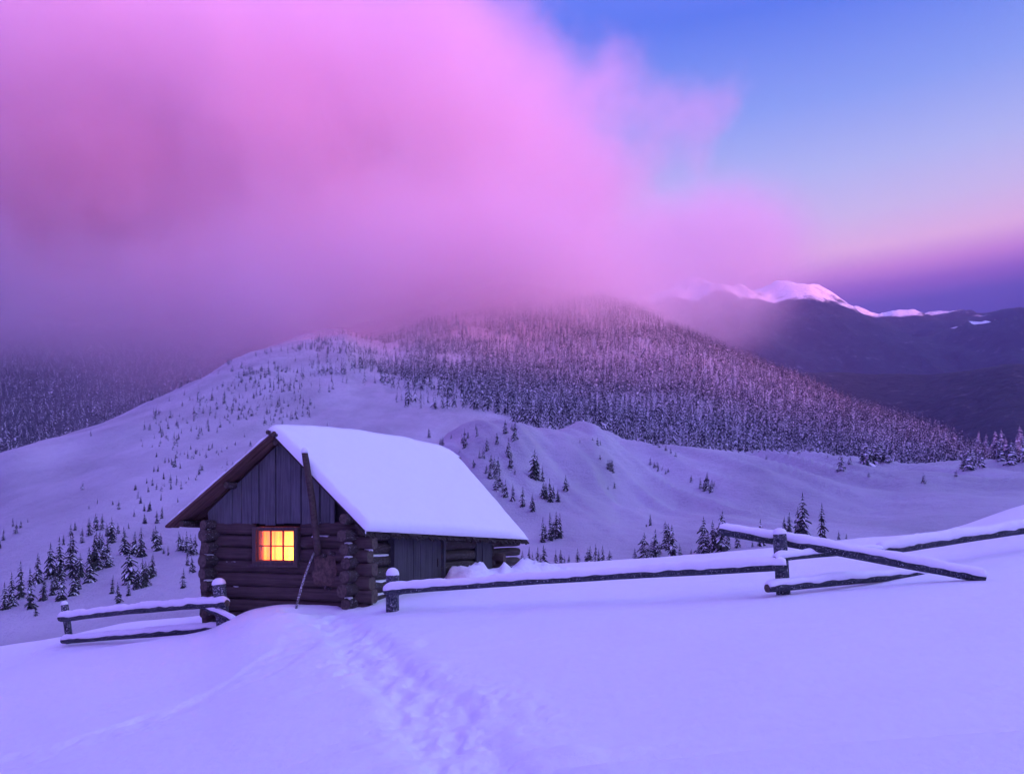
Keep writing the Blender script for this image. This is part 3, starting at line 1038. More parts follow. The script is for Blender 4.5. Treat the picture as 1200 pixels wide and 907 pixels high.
gx, gy, gz, X, y, r = scatter(-340, 60, 170, 620, 4.0, 1, 6)
n_c = fbm(gx / 26, gy / 40, 3, 95)
# thin scrub: a belt running up the slope from the left trees to the forest edge
belt = np.interp(y, [400, 440, 470, 500, 540, 580], [400, 340, 310, 270, 225, 190])
wd = np.interp(y, [400, 470, 580], [70, 110, 60])
k = np.exp(-((X - belt) / wd) ** 2)
ok = (n_c + 0.65 * k > 0.62) & (r.random(len(X)) < 0.55) & (y > 395) & (y < 600) & (X < 480)
lone = (r.random(len(X)) < 0.02 * k + 0.002) & (y > 400) & (y < 590) & (X < 480)
ok |= lone
hts = r.uniform(1.6, 4.6, len(X)) * np.clip(gy / 320, 0.7, 1.3)
print('scrub', ok.sum())
forest_mesh('spruce_scrub', np.stack([gx, gy, gz - 0.1], -1)[ok], hts[ok], 'thin belt of low young spruces running up the open snow slope', 2, LODS_SCRUB)

gx, gy, gz, X, y, r = scatter(-900, 60, 330, 1080, 5.6, 3, 8)
ok = (X < 470) & (r.random(len(X)) < 0.9)
hts = r.uniform(7, 15, len(X))
print('mist forest', ok.sum())
forest_mesh('misty_forest', np.stack([gx, gy, gz - 0.2], -1)[ok], hts[ok], 'dim spruce forest fading into cloud beyond the left slope', 3)


# ------------------------------------------------------------------ the log cabin
O = Vector((-5.158, 12.703, 0))
g = Vector((0.957, -0.288, 0)).normalized()
l = Vector((0.47, 0.883, 0)).normalized()
UZ = Vector((0, 0, 1))
U, VL = 2.72, 5.2


def P(u, v_, w):
    return O + g * u + l * v_ + UZ * w


def front(X, y, v_):
    k = (X - 600) / FPX
    u = (k * (O.y + v_ * l.y) - O.x - v_ * l.x) / (g.x - k * g.y)
    p_ = P(u, v_, 0)
    return u, EYE + (HOR - y) / FPX * p_.y


def side(X, y, u):
    k = (X - 600) / FPX
    v_ = (k * (O.y + u * g.y) - O.x - u * g.x) / (l.x - k * l.y)
    p_ = P(u, v_, 0)
    return v_, EYE + (HOR - y) / FPX * p_.y


VL = side(577, 640, U)[0]


def dirwood(name, d, dark, light, frost=0.0, grain=30):
    """weathered wood with its grain along world direction d"""
    m = wood_mat(name, 'x', dark, light, frost, grain)
    nt = m.node_tree
    e = Vector(d).rotation_difference(Vector((1, 0, 0))).to_euler()
    for n in list(nt.nodes):
        if n.type == 'MAPPING' and abs(n.inputs['Scale'].default_value[0] - n.inputs['Scale'].default_value[1]) > 1e-6:
            src = n.inputs['Vector'].links[0].from_socket
            m2 = nt.nodes.new('ShaderNodeMapping')
            m2.inputs['Rotation'].default_value = e
            nt.links.new(src, m2.inputs['Vector'])
            nt.links.new(m2.outputs[0], n.inputs['Vector'])
    return m


LOG_G = dirwood('log_wood_front', g, (0.026, 0.018, 0.018), (0.115, 0.078, 0.070), 0.0)
LOG_L = dirwood('log_wood_side', l, (0.022, 0.018, 0.018), (0.085, 0.062, 0.056), 0.10)
END, nt, p = new_mat('log_end_grain')
v = mapping(nt)
c = ramp_node(nt, noise(nt, v, 22, 5, 0.7), [(0.3, (0.035, 0.026, 0.022)), (0.7, (0.15, 0.105, 0.085))])
nt.links.new(c, p.inputs['Base Color'])
p.inputs['Roughness'].default_value = 0.95
bump(nt, p, noise(nt, v, 40, 3), 0.7, 0.01)
CHINK, nt, p = new_mat('moss_chinking')
p.inputs['Base Color'].default_value = (0.018, 0.014, 0.013, 1)
p.inputs['Roughness'].default_value = 1
BOARD = wood_mat('gable_board_wood', 'z', (0.048, 0.046, 0.050), (0.155, 0.152, 0.165), 0.0, 34)
DOORW = wood_mat('door_board_wood', 'z', (0.028, 0.026, 0.031), (0.105, 0.097, 0.112), 0.0, 30)
FRAMEW = wood_mat('window_frame_wood', 'z', (0.05, 0.035, 0.032), (0.13, 0.095, 0.085), 0.0, 30)

cabin = empty('log_cabin', P(0, 0, 0))
cabin.location.z = 0
tag(cabin, 'weathered log cabin with thick snow on its roof and a glowing window', 'cabin')
CO = cabin.location.copy()


def log(mb, p0, p1, r0, r1=None, seed=0, seg=12, side_m=0, end_m=1, wob=0.05, bend=0.0, flat=0.0, hewn=0.0):
    r1 = r0 if r1 is None else r1
    d = (p1 - p0)
    Ln = d.length
    d.normalize()
    s = d.cross(UZ)
    if s.length < 1e-3:
        s = Vector((1, 0, 0))
    s.normalize()
    n = s.cross(d).normalized()
    nr_ = max(4, int(Ln / 0.14))
    rings = []
    for i in range(nr_ + 1):
        f = i / nr_
        c_ = p0.lerp(p1, f) + n * (bend * (math.sin(math.pi * f) + 0.5 * n1(f * 3, seed + 3))) + s * (bend * 0.7 * n1(f * 2.3, seed + 9))
        rr = r0 + (r1 - r0) * f
        if i in (0, nr_):
            rr *= 0.93
        ring = []
        for j in range(seg):
            a = 2 * math.pi * j / seg
            q = rr * (1 + wob * 2 * n1(j * 0.9 + f * Ln * 0.8, seed) + wob * n1(j * 2.2 + f * Ln * 3, seed + 5))
            if hewn:
                q *= 1 + hewn * ((abs(math.cos(a)) ** 6 + abs(math.sin(a)) ** 6) ** (-1 / 6) - 1)
            ring.append(c_ + s * (q * math.cos(a)) + n * (q * math.sin(a) * (1 - flat)))
        rings.append(ring)
    mb.quadstrip(rings, side_m, cap0=end_m, cap1=end_m)


def ridge_snow(mb, p0, p1, r, th, seed=0, w=1.0, lift=0.0, arc=0.42):
    """snow lying along the top of a log or rail"""
    d = (p1 - p0)
    Ln = d.length
    d.normalize()
    s = d.cross(UZ).normalized()
    n = s.cross(d).normalized()
    nr_ = max(6, int(Ln / 0.05))
    rings = []
    for i in range(nr_ + 1):
        f = i / nr_
        e = min(1, min(f, 1 - f) * Ln / 0.10 + 0.12) ** 0.5
        t = th * e * (1 + 0.55 * n1(f * Ln * 2.5, seed) + 0.5 * n1(f * Ln * 9, seed + 1))
        c_ = p0.lerp(p1, f) + n * lift
        a0 = arc + 0.35 * n1(f * Ln * 6, seed + 2)
        a1 = arc + 0.35 * n1(f * Ln * 6, seed + 3)
        outer, inner = [], []
        for j in range(9):
            a = a0 + (math.pi - a0 - a1) * j / 8
            bulge = math.sin(math.pi * j / 8) ** 0.6
            q = r * 0.9
            inner.append(c_ + s * (q * math.cos(a)) * w + n * (q * math.sin(a)))
            ro = r * 1.06 + t * bulge
            outer.append(c_ + s * (r * 1.1 * math.cos(a)) * w + n * (ro * math.sin(a) ** 0.9))
        rings.append(outer + inner[::-1])
    mb.quadstrip(rings, 0, cap0=0, cap1=0)


def box_uvw(mb, u0, u1, v0, v1, w0, w1, mat=0):
    mb.hexa([P(u0, v0, w0), P(u1, v0, w0), P(u1, v1, w0), P(u0, v1, w0), P(u0, v0, w1), P(u1, v0, w1), P(u1, v1, w1), P(u0, v1, w1)], mat)


W0, STEP, LR = -0.22, 0.22, 0.116
wu0, ww1 = front(302, 621, -0.1)
wu1, ww0 = front(346, 658, -0.1)
fr = 0.075
# walls: chinking core, each log a piece of it
mb = MB()
box_uvw(mb, 0, wu0 - fr, -0.03, 0.05, W0, 1.52); box_uvw(mb, wu1 + fr, U, -0.03, 0.05, W0, 1.52)
box_uvw(mb, wu0 - fr, wu1 + fr, -0.03, 0.05, W0, ww0 - fr); box_uvw(mb, wu0 - fr, wu1 + fr, -0.03, 0.05, ww1 + fr * 0.8, 1.52)
wall_f = mb.build('front_wall', CHINK, cabin, CO)
for k in range(8):
    w = W0 + STEP * (k + 0.5)
    r_ = LR * random.uniform(0.93, 1.07)
    a0, a1 = -0.24 - random.uniform(0, 0.08), U + 0.24 + random.uniform(0, 0.12)
    spans = [(a0, a1)]
    if ww0 - fr - 0.02 < w < ww1 + 0.04:
        spans = [(a0, wu0 - fr), (wu1 + fr, a1)]
    for q, (b0, b1) in enumerate(spans):
        mb = MB()
        log(mb, P(b0, 0, w), P(b1, 0, w), r_ * 0.985, seed=k * 7 + q, seg=20, wob=0.07, bend=0.014, hewn=0.62)
        mb.build('log', [LOG_G, END], wall_f, CO)
door_v0, _ = side(464, 650, U); door_v1, _ = side(513, 650, U)
pan_v0, _ = side(553, 650, U); pan_v1, _ = side(571, 650, U)
jamb_v0, _ = side(453, 650, U)
mb = MB()
box_uvw(mb, U - 0.05, U + 0.03, 0, jamb_v0, W0, 1.5)
box_uvw(mb, U - 0.05, U + 0.03, door_v1, VL, W0, 1.5)
wall_s = mb.build('side_wall', CHINK, cabin, CO)
for k in range(8):
    w = W0 + STEP * k
    if k == 0:
        continue
    for b0, b1 in ((-0.24 - random.uniform(0, 0.14), jamb_v0), (door_v1, pan_v0), (pan_v1, 5.60 + random.uniform(-0.10, 0.1))):
        mb = MB()
        log(mb, P(U, b0, w), P(U, b1, w), LR * random.uniform(0.82, 0.97), seed=100 + k * 5 + int(b0 * 3), seg=18, wob=0.06, bend=0.014, hewn=0.15)
        mb.build('log', [LOG_L, END], wall_s, CO)
for nm, uu in (('rear_wall', None), ('far_side_wall', 0.0)):
    mb = MB()
    if uu is None:
        box_uvw(mb, 0, U, VL - 0.05, VL + 0.05, W0, 1.54)
    else:
        box_uvw(mb, -0.05, 0.05, 0, VL, W0, 1.5)
    wl_ = mb.build(nm, CHINK, cabin, CO)
    for k in range(8):
        mb = MB()
        if uu is None:
            w = W0 + STEP * (k + 0.5)
            log(mb, P(-0.25 if k < 6 else 0.1, VL, w), P(U + (0.28 if k < 5 else 0.0 if k < 7 else -0.4), VL, w), LR, seed=200 + k)
        else:
            w = W0 + STEP * k
            log(mb, P(0, -0.26 - random.uniform(0, 0.08), w), P(0, VL + 0.3, w), LR * random.uniform(0.8, 0.97), seed=230 + k, seg=18, wob=0.06, hewn=0.15)
        mb.build('log', [LOG_G if uu is None else LOG_L, END], wl_, CO)
# extra blocking out: earth floor so the lamp's light stays inside
mb = MB(); box_uvw(mb, 0.05, U - 0.05, 0.05, VL - 0.05, W0, W0 + 0.05)
mb.build('floor', CHINK, cabin, CO)
mb = MB(); box_uvw(mb, -0.04, U + 0.04, -0.02, VL - 0.06, 1.47, 1.505)
mb.build('ceiling', CHINK, cabin, CO)

# roof -----------------------------------------------------------
uR, wR = front(318, 497, -0.36)
uE, wE = front(432, 615, -0.25)
uL, wL = front(195, 608, -0.40)
vR1, wR1 = side(538, 530, uR)
vE1, wE1 = side(622, 627, uE)
wA = wR - 0.065


def SR(s, r_):                      # right slope, as the snow's outer face; s along the ridge, r from ridge to eave
    a = P(uR, -0.36 + s * (vR1 + 0.36), wR + s * (wR1 - wR))
    b = P(uE, -0.25 + s * (vE1 + 0.25), wE + s * (wE1 - wE))
    return a.lerp(b, r_)


def SL(s, r_):
    a = P(uR, -0.36 + s * (vR1 + 0.36), wA + s * (wR1 - wR))
    b = P(uL, -0.40 + s * (vR1 + 0.40), wL - 0.015 - s * 0.15)
    return a.lerp(b, r_)


nR = (SR(0, 1) - SR(0, 0)).cross(SR(1, 0) - SR(0, 0)).normalized()
if nR.z < 0: nR = -nR
nL = (SL(0, 1) - SL(0, 0)).cross(SL(1, 0) - SL(0, 0)).normalized()
if nL.z < 0: nL = -nL
ROOFR = dirwood('roof_plank_right', SR(0, 1) - SR(0, 0), (0.02, 0.016, 0.016), (0.08, 0.06, 0.055))
ROOFL = dirwood('roof_plank_left', SL(0, 1) - SL(0, 0), (0.045, 0.024, 0.022), (0.19, 0.10, 0.085), 0.0, 26)
mb = MB()
npl = 46
for i in range(npl):
    s0, s1 = i / npl + 0.001, (i + 1) / npl - 0.001
    e = 1 + random.uniform(-0.01, 0.035)
    t = random.uniform(-0.008, 0.008)
    dn = 0.115 + t
    c8 = [SR(s0, 0) - nR * dn, SR(s1, 0) - nR * dn, SR(s1, e) - nR * dn, SR(s0, e) - nR * dn]
    mb.hexa(c8 + [p_ - nR * 0.035 for p_ in c8])
roof_r = mb.build('roof', ROOFR, cabin, CO)
mb = MB()
for i in range(npl):
    s0, s1 = i / npl + 0.001, (i + 1) / npl - 0.001
    e = 1 + random.uniform(-0.03, 0.04)
    t = random.uniform(-0.012, 0.012)
    c8 = [SL(s0, 0.0) - nL * (0.06 + t), SL(s1, 0.0) - nL * (0.06 + t), SL(s1, e) - nL * (0.06 + t), SL(s0, e) - nL * (0.06 + t)]
    mb.hexa(c8 + [p_ - nL * 0.04 for p_ in c8])
roof_l = mb.build('roof', ROOFL, cabin, CO)
mb = MB()
for r_ in (0.06, 0.52, 0.955):
    log(mb, SL(0.022, r_) - nL * 0.165, SL(0.99, r_) - nL * 0.165, 0.062, seed=int(r_ * 50))
for r_ in (0.5, 0.80):
    log(mb, SR(0.035, r_) - nR * 0.21, SR(0.99, r_) - nR * 0.21, 0.058, seed=int(r_ * 70))
mb.build('purlin', [LOG_L, END], roof_l, CO)


def slope_snow(S, n, base, th_f, ns, nr_, over):
    mb = MB()
    rows = []
    for i in range(ns + 1):
        s = i / ns
        row = []
        for j in range(nr_ + 1):
            r_ = j / nr_
            row.append(S(s, r_ * (1 + over)) + n * (th_f(s, r_) - base))
        rows.append(row)
    under = [[S(i / ns, j / nr_ * (1 + over)) - n * (base + 0.004) for j in range(nr_ + 1)] for i in range(ns + 1)]
    b = len(mb.v)
    W = nr_ + 1
    for row in rows + under:
        mb.v.extend([tuple(p_) for p_ in row])
    M = (ns + 1) * W
    for i in range(ns):
        for j in range(nr_):
            a = b + i * W + j
            mb.f.append((a, a + 1, a + W + 1, a + W)); mb.m.append(0); mb.sm.append(True)
            a += M
            mb.f.append((a + W, a + W + 1, a + 1, a)); mb.m.append(0); mb.sm.append(True)
    for i in range(ns):
        for j in (0, nr_):
            a = b + i * W + j
            mb.f.append((a, a + W, a + M + W, a + M)); mb.m.append(0); mb.sm.append(True)
    for j in range(nr_):
        for i in (0, ns):
            a = b + i * W + j
            mb.f.append((a, a + 1, a + M + 1, a + M)); mb.m.append(0); mb.sm.append(True)
    return mb


def th_right(s, r_):
    ds, dr = min(s, 1 - s) * 5.8, (1 - r_) * 2.38
    e = min(1, ds / (0.07 if s < 0.5 else 0.5)) ** 0.45 * min(1, dr / 0.11) ** 0.45
    bul = 0.17 * max(0, math.sin(math.pi * min(1, s * 1.02))) ** 0.8 * (1 - 0.75 * r_)
    ragged = (0.035 * n1(s * 60, 4) + 0.03 * n1(s * 17, 44)) * math.exp(-dr * 7) + 0.03 * n1(r_ * 26, 5) * math.exp(-ds * 9)
    return 0.008 + max(0.0, (0.108 + bul + 0.05 * n1(s * 4 + r_ * 1.6, 6) + 0.02 * n1(s * 11 - r_ * 5, 16) + ragged)) * e


def th_left(s, r_):
    ds, dr = min(s, 1 - s) * 5.8, (1 - r_) * 2.6
    e = min(1, ds / 0.05) ** 0.4 * min(1, dr / 0.08) ** 0.4
    return 0.006 + (0.075 + 0.03 * n1(r_ * 22 + s * 9, 8)) * e


slope_snow(SR, nR, 0.113, th_right, 110, 44, 0.012).build('roof_snow', SNOW_CAP, roof_r, CO)
slope_snow(SL, nL, 0.058, th_left, 60, 60, 0.0).build('roof_snow', SNOW_CAP, roof_l, CO)
# dark ridge ends poking from the snow at the apex
mb = MB()
for k, (du, dw) in enumerate(((-0.05, -0.07), (0.0, -0.11), (0.06, -0.12))):
    q = P(uR + du, -0.40, wA + dw)
    log(mb, q, q + l * 0.6, 0.034, seed=300 + k, seg=8)
mb.build('ridge_pole', [LOG_L, END], roof_l, CO)
# a little icicle at the near eave corner, frayed shingle ends along the eave
mb = MB()
q = SR(0.004, 0.995) - nR * 0.10
mb.quadstrip([[q + Vector((rr * math.cos(t), rr * math.sin(t), z)) for t in [k * 1.2566 for k in range(5)]]
              for z, rr in ((0.02, 0.02), (-0.05, 0.012), (-0.12, 0.003))], cap0=0, cap1=0)
mb.build('icicle', SNOW_CAP, roof_r, CO)
mb = MB()
for i in range(120):
    s = (i + random.uniform(0.1, 0.9)) / 120
    wd_ = random.uniform(0.010, 0.022) / 5.8
    a0, a1 = 0.93, 1.02 + random.uniform(0, 0.035)
    dn = 0.155
    c8 = [SR(s - wd_ * 2, a0) - nR * dn, SR(s + wd_ * 2, a0) - nR * dn, SR(s + wd_, a1) - nR * dn, SR(s - wd_, a1) - nR * dn]
    mb.hexa(c8 + [p_ - nR * random.uniform(0.015, 0.04) for p_ in c8])
mb.build('shingle_end', ROOFR, roof_r, CO)

# gable boards ---------------------------------------------------


def roof_under(u):
    f = (uR - u) / (uR - uL)
    wl_ = wA - f * (wA - wL + 0.015) - (0.16 + 0.14 * f)
    wr_ = wR - (u - uR) / (uE - uR) * (wR - wE) - 0.215
    return wl_ if u < uR - 0.02 else wr_


mb = MB()
uu = -0.10
u_end, _ = front(392, 600, -0.1)
i = 0
while uu < u_end - 0.02:
    wdt = random.uniform(0.13, 0.20)
    u1 = min(uu + wdt, u_end)
    vv = -0.085 - random.uniform(0, 0.022)
    b0 = 1.50 + random.uniform(-0.02, 0.03)
    t0, t1 = roof_under(uu + 0.004), roof_under(u1 - 0.004)
    if t0 > b0 + 0.02 or t1 > b0 + 0.02:
        a, b = uu + 0.004, u1 - 0.004
        t0, t1 = max(t0, b0 + 0.01), max(t1, b0 + 0.01)
        mb.hexa([P(a, vv, b0), P(b, vv, b0), P(b, vv + 0.024, b0), P(a, vv + 0.024, b0),
                 P(a, vv, t0), P(b, vv, t1), P(b, vv + 0.024, t1), P(a, vv + 0.024, t0)])
    uu = u1 + random.choice((0.001, 0.003, 0.008))
    i += 1
mb.build('gable_boards', BOARD, cabin, CO, bevel=0.003)
mb = MB()     # dark core behind the boards
mb.hexa([P(-0.05, 0.0, 1.52), P(U + 0.35, 0.0, 1.52), P(U + 0.35, 0.03, 1.52), P(-0.05, 0.03, 1.52),
         P(uR - 0.05, 0.0, 2.75), P(uR + 0.05, 0.0, 2.75), P(uR + 0.05, 0.03, 2.75), P(uR - 0.05, 0.03, 2.75)])
mb.hexa([P(-0.05, VL, 1.52), P(U - 0.25, VL, 1.42), P(U - 0.25, VL + 0.03, 1.42), P(-0.05, VL + 0.03, 1.52),
         P(uR - 0.05, VL, 2.85), P(uR + 0.05, VL, 2.85), P(uR + 0.05, VL + 0.03, 2.85), P(uR - 0.05, VL + 0.03, 2.85)])
mb.build('gable_core', CHINK, cabin, CO)
mb = MB()
log(mb, P(U - 0.02, -0.30, 1.60), P(U - 0.02, VL - 0.1, 1.40), 0.09, seed=41)
log(mb, P(0.0, -0.30, 1.50), P(0.0, VL + 0.2, 1.5), 0.09, seed=42)
mb.build('wall_plate', [LOG_L, END], cabin, CO)

# window ----------------------------------------------------------
mb = MB()
v0, v1 = -0.145, -0.02
box_uvw(mb, wu0 - fr, wu0, v0, v1, ww0 - fr, ww1 + fr * 0.7); box_uvw(mb, wu1, wu1 + fr, v0, v1, ww0 - fr, ww1 + fr * 0.7)
box_uvw(mb, wu0 + 0.0005, wu1 - 0.0005, v0 - 0.004, v1, ww1, ww1 + fr * 0.7); box_uvw(mb, wu0 - fr - 0.02, wu1 + fr + 0.02, v0 - 0.02, v1, ww0 - fr - 0.02, ww0 - fr + 0.028)
box_uvw(mb, wu0 + 0.0005, wu1 - 0.0005, v0 - 0.003, v1, ww0 - fr + 0.03, ww0)
win = mb.build('window', FRAMEW, cabin, CO, bevel=0.004)
mb = MB()
wdx, wdz = wu1 - wu0, ww1 - ww0
bars = []
box_uvw(mb, wu0, wu0 + 0.02, -0.10, -0.065, ww0, ww1); box_uvw(mb, wu1 - 0.02, wu1, -0.10, -0.065, ww0, ww1)
box_uvw(mb, wu0 + 0.02, wu1 - 0.02, -0.098, -0.067, ww0, ww0 + 0.02); box_uvw(mb, wu0 + 0.02, wu1 - 0.02, -0.098, -0.067, ww1 - 0.02, ww1)
for f in (0.335, 0.665):
    box_uvw(mb, wu0 + wdx * f - 0.011, wu0 + wdx * f + 0.011, -0.096, -0.069, ww0 + 0.02, ww1 - 0.02)
wm = ww0 + wdz * 0.49
for a, b in ((0.02 / wdx, 0.335 - 0.011 / wdx), (0.335 + 0.011 / wdx, 0.665 - 0.011 / wdx), (0.665 + 0.011 / wdx, 1 - 0.02 / wdx)):
    box_uvw(mb, wu0 + wdx * a, wu0 + wdx * b, -0.095, -0.070, wm - 0.011, wm + 0.011)
SASH = wood_mat('sash_wood', 'z', (0.10, 0.06, 0.045), (0.22, 0.14, 0.11), 0.0, 30)
mb.build('sash', SASH, win, CO)
GLASS = bpy.data.materials.new('window_glass')
GLASS.use_nodes = True
nt = GLASS.node_tree
nt.nodes.clear()
o_ = nt.nodes.new('ShaderNodeOutputMaterial')
ms = nt.nodes.new('ShaderNodeMixShader')
ms.inputs[0].default_value = 0.05
tr_ = nt.nodes.new('ShaderNodeBsdfTransparent')
gl_ = nt.nodes.new('ShaderNodeBsdfGlossy')
gl_.inputs['Roughness'].default_value = 0.05
nt.links.new(tr_.outputs[0], ms.inputs[1]); nt.links.new(gl_.outputs[0], ms.inputs[2]); nt.links.new(ms.outputs[0], o_.inputs['Surface'])
mb = MB()
box_uvw(mb, wu0 + 0.005, wu1 - 0.005, -0.084, -0.081, ww0 + 0.005, ww1 - 0.005)
mb.build('pane', GLASS, win, CO)
# curtain lit from behind by the lamp in the room
CUR = bpy.data.materials.new('thin_curtain')
CUR.use_nodes = True
nt = CUR.node_tree
nt.nodes.clear()
o_ = nt.nodes.new('ShaderNodeOutputMaterial')
tl = nt.nodes.new('ShaderNodeBsdfTranslucent')
df = nt.nodes.new('ShaderNodeBsdfDiffuse')
ms = nt.nodes.new('ShaderNodeMixShader')
ms.inputs[0].default_value = 0.25
cn = ramp_node(nt, noise(nt, mapping(nt, (18, 18, 2)), 1.0, 4), [(0.25, (0.62, 0.5, 0.3)), (0.75, (0.92, 0.82, 0.6))])
nt.links.new(cn, tl.inputs['Color'])
df.inputs['Color'].default_value = (0.8, 0.7, 0.5, 1)
nt.links.new(tl.outputs[0], ms.inputs[1]); nt.links.new(df.outputs[0], ms.inputs[2]); nt.links.new(ms.outputs[0], o_.inputs['Surface'])
mb = MB()
rings = []
for j in range(5):
    w = ww0 - 0.05 + (wdz + 0.1) * j / 4
    rings.append([P(wu0 - 0.06 + (wdx + 0.12) * i / 70, 0.075 + 0.007 * math.sin(i * 0.62 + 0.3 * n1(i * 0.2, 3) * 8) * (1 - 0.1 * j), w) for i in range(71)])
mb.quadstrip(rings, closed=False)
mb.build('curtain', CUR, win, CO, fixn=False)
ld = bpy.data.lights.new('room_lamp', 'POINT')
ld.energy = 210
ld.color = (1.0, 0.135, 0.016)
ld.shadow_soft_size = 0.06
lo = bpy.data.objects.new('room_lamp', ld)
COL.objects.link(lo)
lo.location = P(wu0 + wdx * 0.70, 0.50, ww0 + 0.10)

# door, jambs and the plank panel on the long side -----------------
dtop = 1.30
mb = MB()
vv = door_v0
while vv < door_v1 - 0.02:
    wv = min(random.uniform(0.16, 0.24), door_v1 - vv)
    dz = random.uniform(0, 0.015)
    box_uvw(mb, U + 0.035 + dz, U + 0.07 + dz, vv + 0.003, vv + wv - 0.003, -0.05, dtop - random.uniform(0, 0.03))
    vv += wv
door = mb.build('door', DOORW, cabin, CO, bevel=0.003)
mb = MB()
pm = P(U + 0.10, door_v1 - 0.16, 0.78)
log(mb, pm - UZ * 0.08, pm + UZ * 0.08, 0.014, seed=5, seg=6)
mb.build('handle', LOG_L, door, CO)
mb = MB()
box_uvw(mb, U - 0.08, U + 0.15, jamb_v0, door_v0, W0, 1.42)
box_uvw(mb, U - 0.08, U + 0.13, door_v1, door_v1 + 0.07, W0, 1.42)
box_uvw(mb, U - 0.06, U + 0.10, door_v0, door_v1, dtop, 1.40)
mb.build('door_frame', DOORW, cabin, CO, bevel=0.006)
mb = MB()
n_p = 3
for i in range(n_p):
    a, b = pan_v0 + (pan_v1 - pan_v0) * i / n_p, pan_v0 + (pan_v1 - pan_v0) * (i + 1) / n_p
    box_uvw(mb, U + 0.06 + 0.02 * (i == 1), U + 0.11 + 0.02 * (i == 1), a + 0.004, b - 0.004, -0.1, 1.28)
mb.build('plank_panel', DOORW, cabin, CO, bevel=0.004)

# clay patch and broken log stubs right of the window ---------------
CLAY, nt, p = new_mat('crumbling_clay')
v = mapping(nt)
cf = noise(nt, v, 16, 6, 0.65)
nt.links.new(ramp_node(nt, cf, [(0.3, (0.045, 0.030, 0.026)), (0.7, (0.17, 0.105, 0.082))]), p.inputs['Base Color'])
p.inputs['Roughness'].default_value = 0.95
bump(nt, p, cf, 0.8, 0.02)
cu0, cw1 = front(365, 649, -0.12); cu1, cw0 = front(396, 688, -0.12)
mb = MB()
ng = 14
pts = []
for i in range(ng + 1):
    row = []
    for j in range(ng + 1):
        a, b = i / ng * 2 - 1, j / ng * 2 - 1
        rr = max(abs(a), abs(b))
        ang = math.atan2(b, a)
        k = 0.92 + 0.18 * n1(ang * 1.0, 12)
        sq = 1 - 0.16 * (abs(a * b))
        uu, w = (cu0 + cu1) / 2 + a * k * sq * (cu1 - cu0) / 2, (cw0 + cw1) / 2 + b * k * sq * (cw1 - cw0) / 2
        th = 0.018 * (1 - rr ** 4) + 0.012 * n1(i * 0.9 + j * 1.7, 14)
        row.append(P(uu, -0.122 - th, w))
    pts.append(row)
mb.quadstrip(pts, closed=False)
mb.build('clay_patch', CLAY, cabin, CO)
for X, y, ln_, r_ in ((386, 648, 0.10, 0.035), (376, 651, 0.06, 0.04), (379, 689, 0.06, 0.03)):
    mb = MB()
    u, w = front(X, y, -0.2)
    log(mb, P(u, -0.11 - ln_, w + 0.01), P(u + 0.03, -0.06, w - 0.02), r_, seed=int(X), seg=9)
    mb.build('log_stub', [LOG_L, END], cabin, CO)
# frost and snow caught on log tops of the corners, each patch its own piece


def patch(parent, p0, p1, r, th, seed, w=1.0):
    mb = MB()
    ridge_snow(mb, p0, p1, r, th, seed, w, arc=0.98)
    mb.build('snow_patch', SNOW_CAP, parent, CO)


for k in range(8):
    w = W0 + STEP * (k + 0.5)
    if k in (0, 2, 3, 5, 7):
        patch(wall_f, P(U + 0.16, 0, w), P(U + 0.27, 0, w), LR * 0.97, 0.006, 400 + k, 0.8)
    w = W0 + STEP * k
    if k in (2, 3, 5, 6):
        patch(wall_s, P(U, -0.25, w), P(U, -0.15, w), LR * 0.97, 0.005, 420 + k, 0.8)
    if k in (1, 3, 5, 7):
        patch(wall_s, P(0, -0.25, w), P(0, -0.12, w), LR * 0.97, 0.006, 440 + k, 0.8)
    if k in (2, 3, 5):
        a = random.uniform(0.2, 0.4)
        patch(wall_s, P(U + 0.03, a, w), P(U + 0.03, a + random.uniform(0.3, 0.6), w), LR * 0.96, 0.006, 460 + k, 0.9)
for k, a, ln_ in ((4, 0.22, 0.5), (2, 0.15, 0.35), (6, wu1 + 0.3, 0.3), (7, wu1 + 0.4, 0.25), (3, 2.3, 0.2)):
    w = W0 + STEP * (k + 0.5)
    patch(wall_f, P(a, -0.045, w), P(a + ln_, -0.045, w), LR * 0.95, 0.004, 480 + k, 0.7)
# rough pole fixed across the gable
mb = MB()
u0_, w0_ = front(357, 531, -0.42); u1_, w1_ = front(373, 650, -0.20)
log(mb, P(u0_, -0.42, w0_ + 0.03), P(u1_, -0.20, w1_), 0.05, 0.058, seed=77, wob=0.08, bend=0.015)
pole = mb.build('prop_pole', [LOG_G, END], cabin, CO)
mb = MB()
q = P(u0_, -0.42, w0_ + 0.03)
mb.quadstrip([[q + Vector((rr * math.cos(t), rr * math.sin(t), z)) for t in [k * 0.785 for k in range(8)]]
              for z, rr in ((-0.03, 0.057), (0.02, 0.054), (0.05, 0.035), (0.062, 0.01))], cap0=0, cap1=0)
mb.build('snow_cap', SNOW_CAP, pole, CO)

# snowy stick leaning on the wall -----------------------------------
STICKW = dirwood('stick_wood', (0.2, 0, 1), (0.06, 0.05, 0.05), (0.22, 0.18, 0.17), 1.1)
mb = MB()
u0_, w0_ = front(346.5, 713, -0.55); u1_, w1_ = front(368, 647, -0.27)
a_, b_ = P(u0_, -0.55, w0_), P(u1_, -0.27, w1_)
log(mb, a_, b_, 0.020, 0.015, seed=91, seg=8, wob=0.15, bend=0.02)
st = mb.build('stick', [STICKW, END], None, (0, 0, 0))
tag(st, 'thin snow crusted stick leaning on the cabin front beside the window', 'stick')

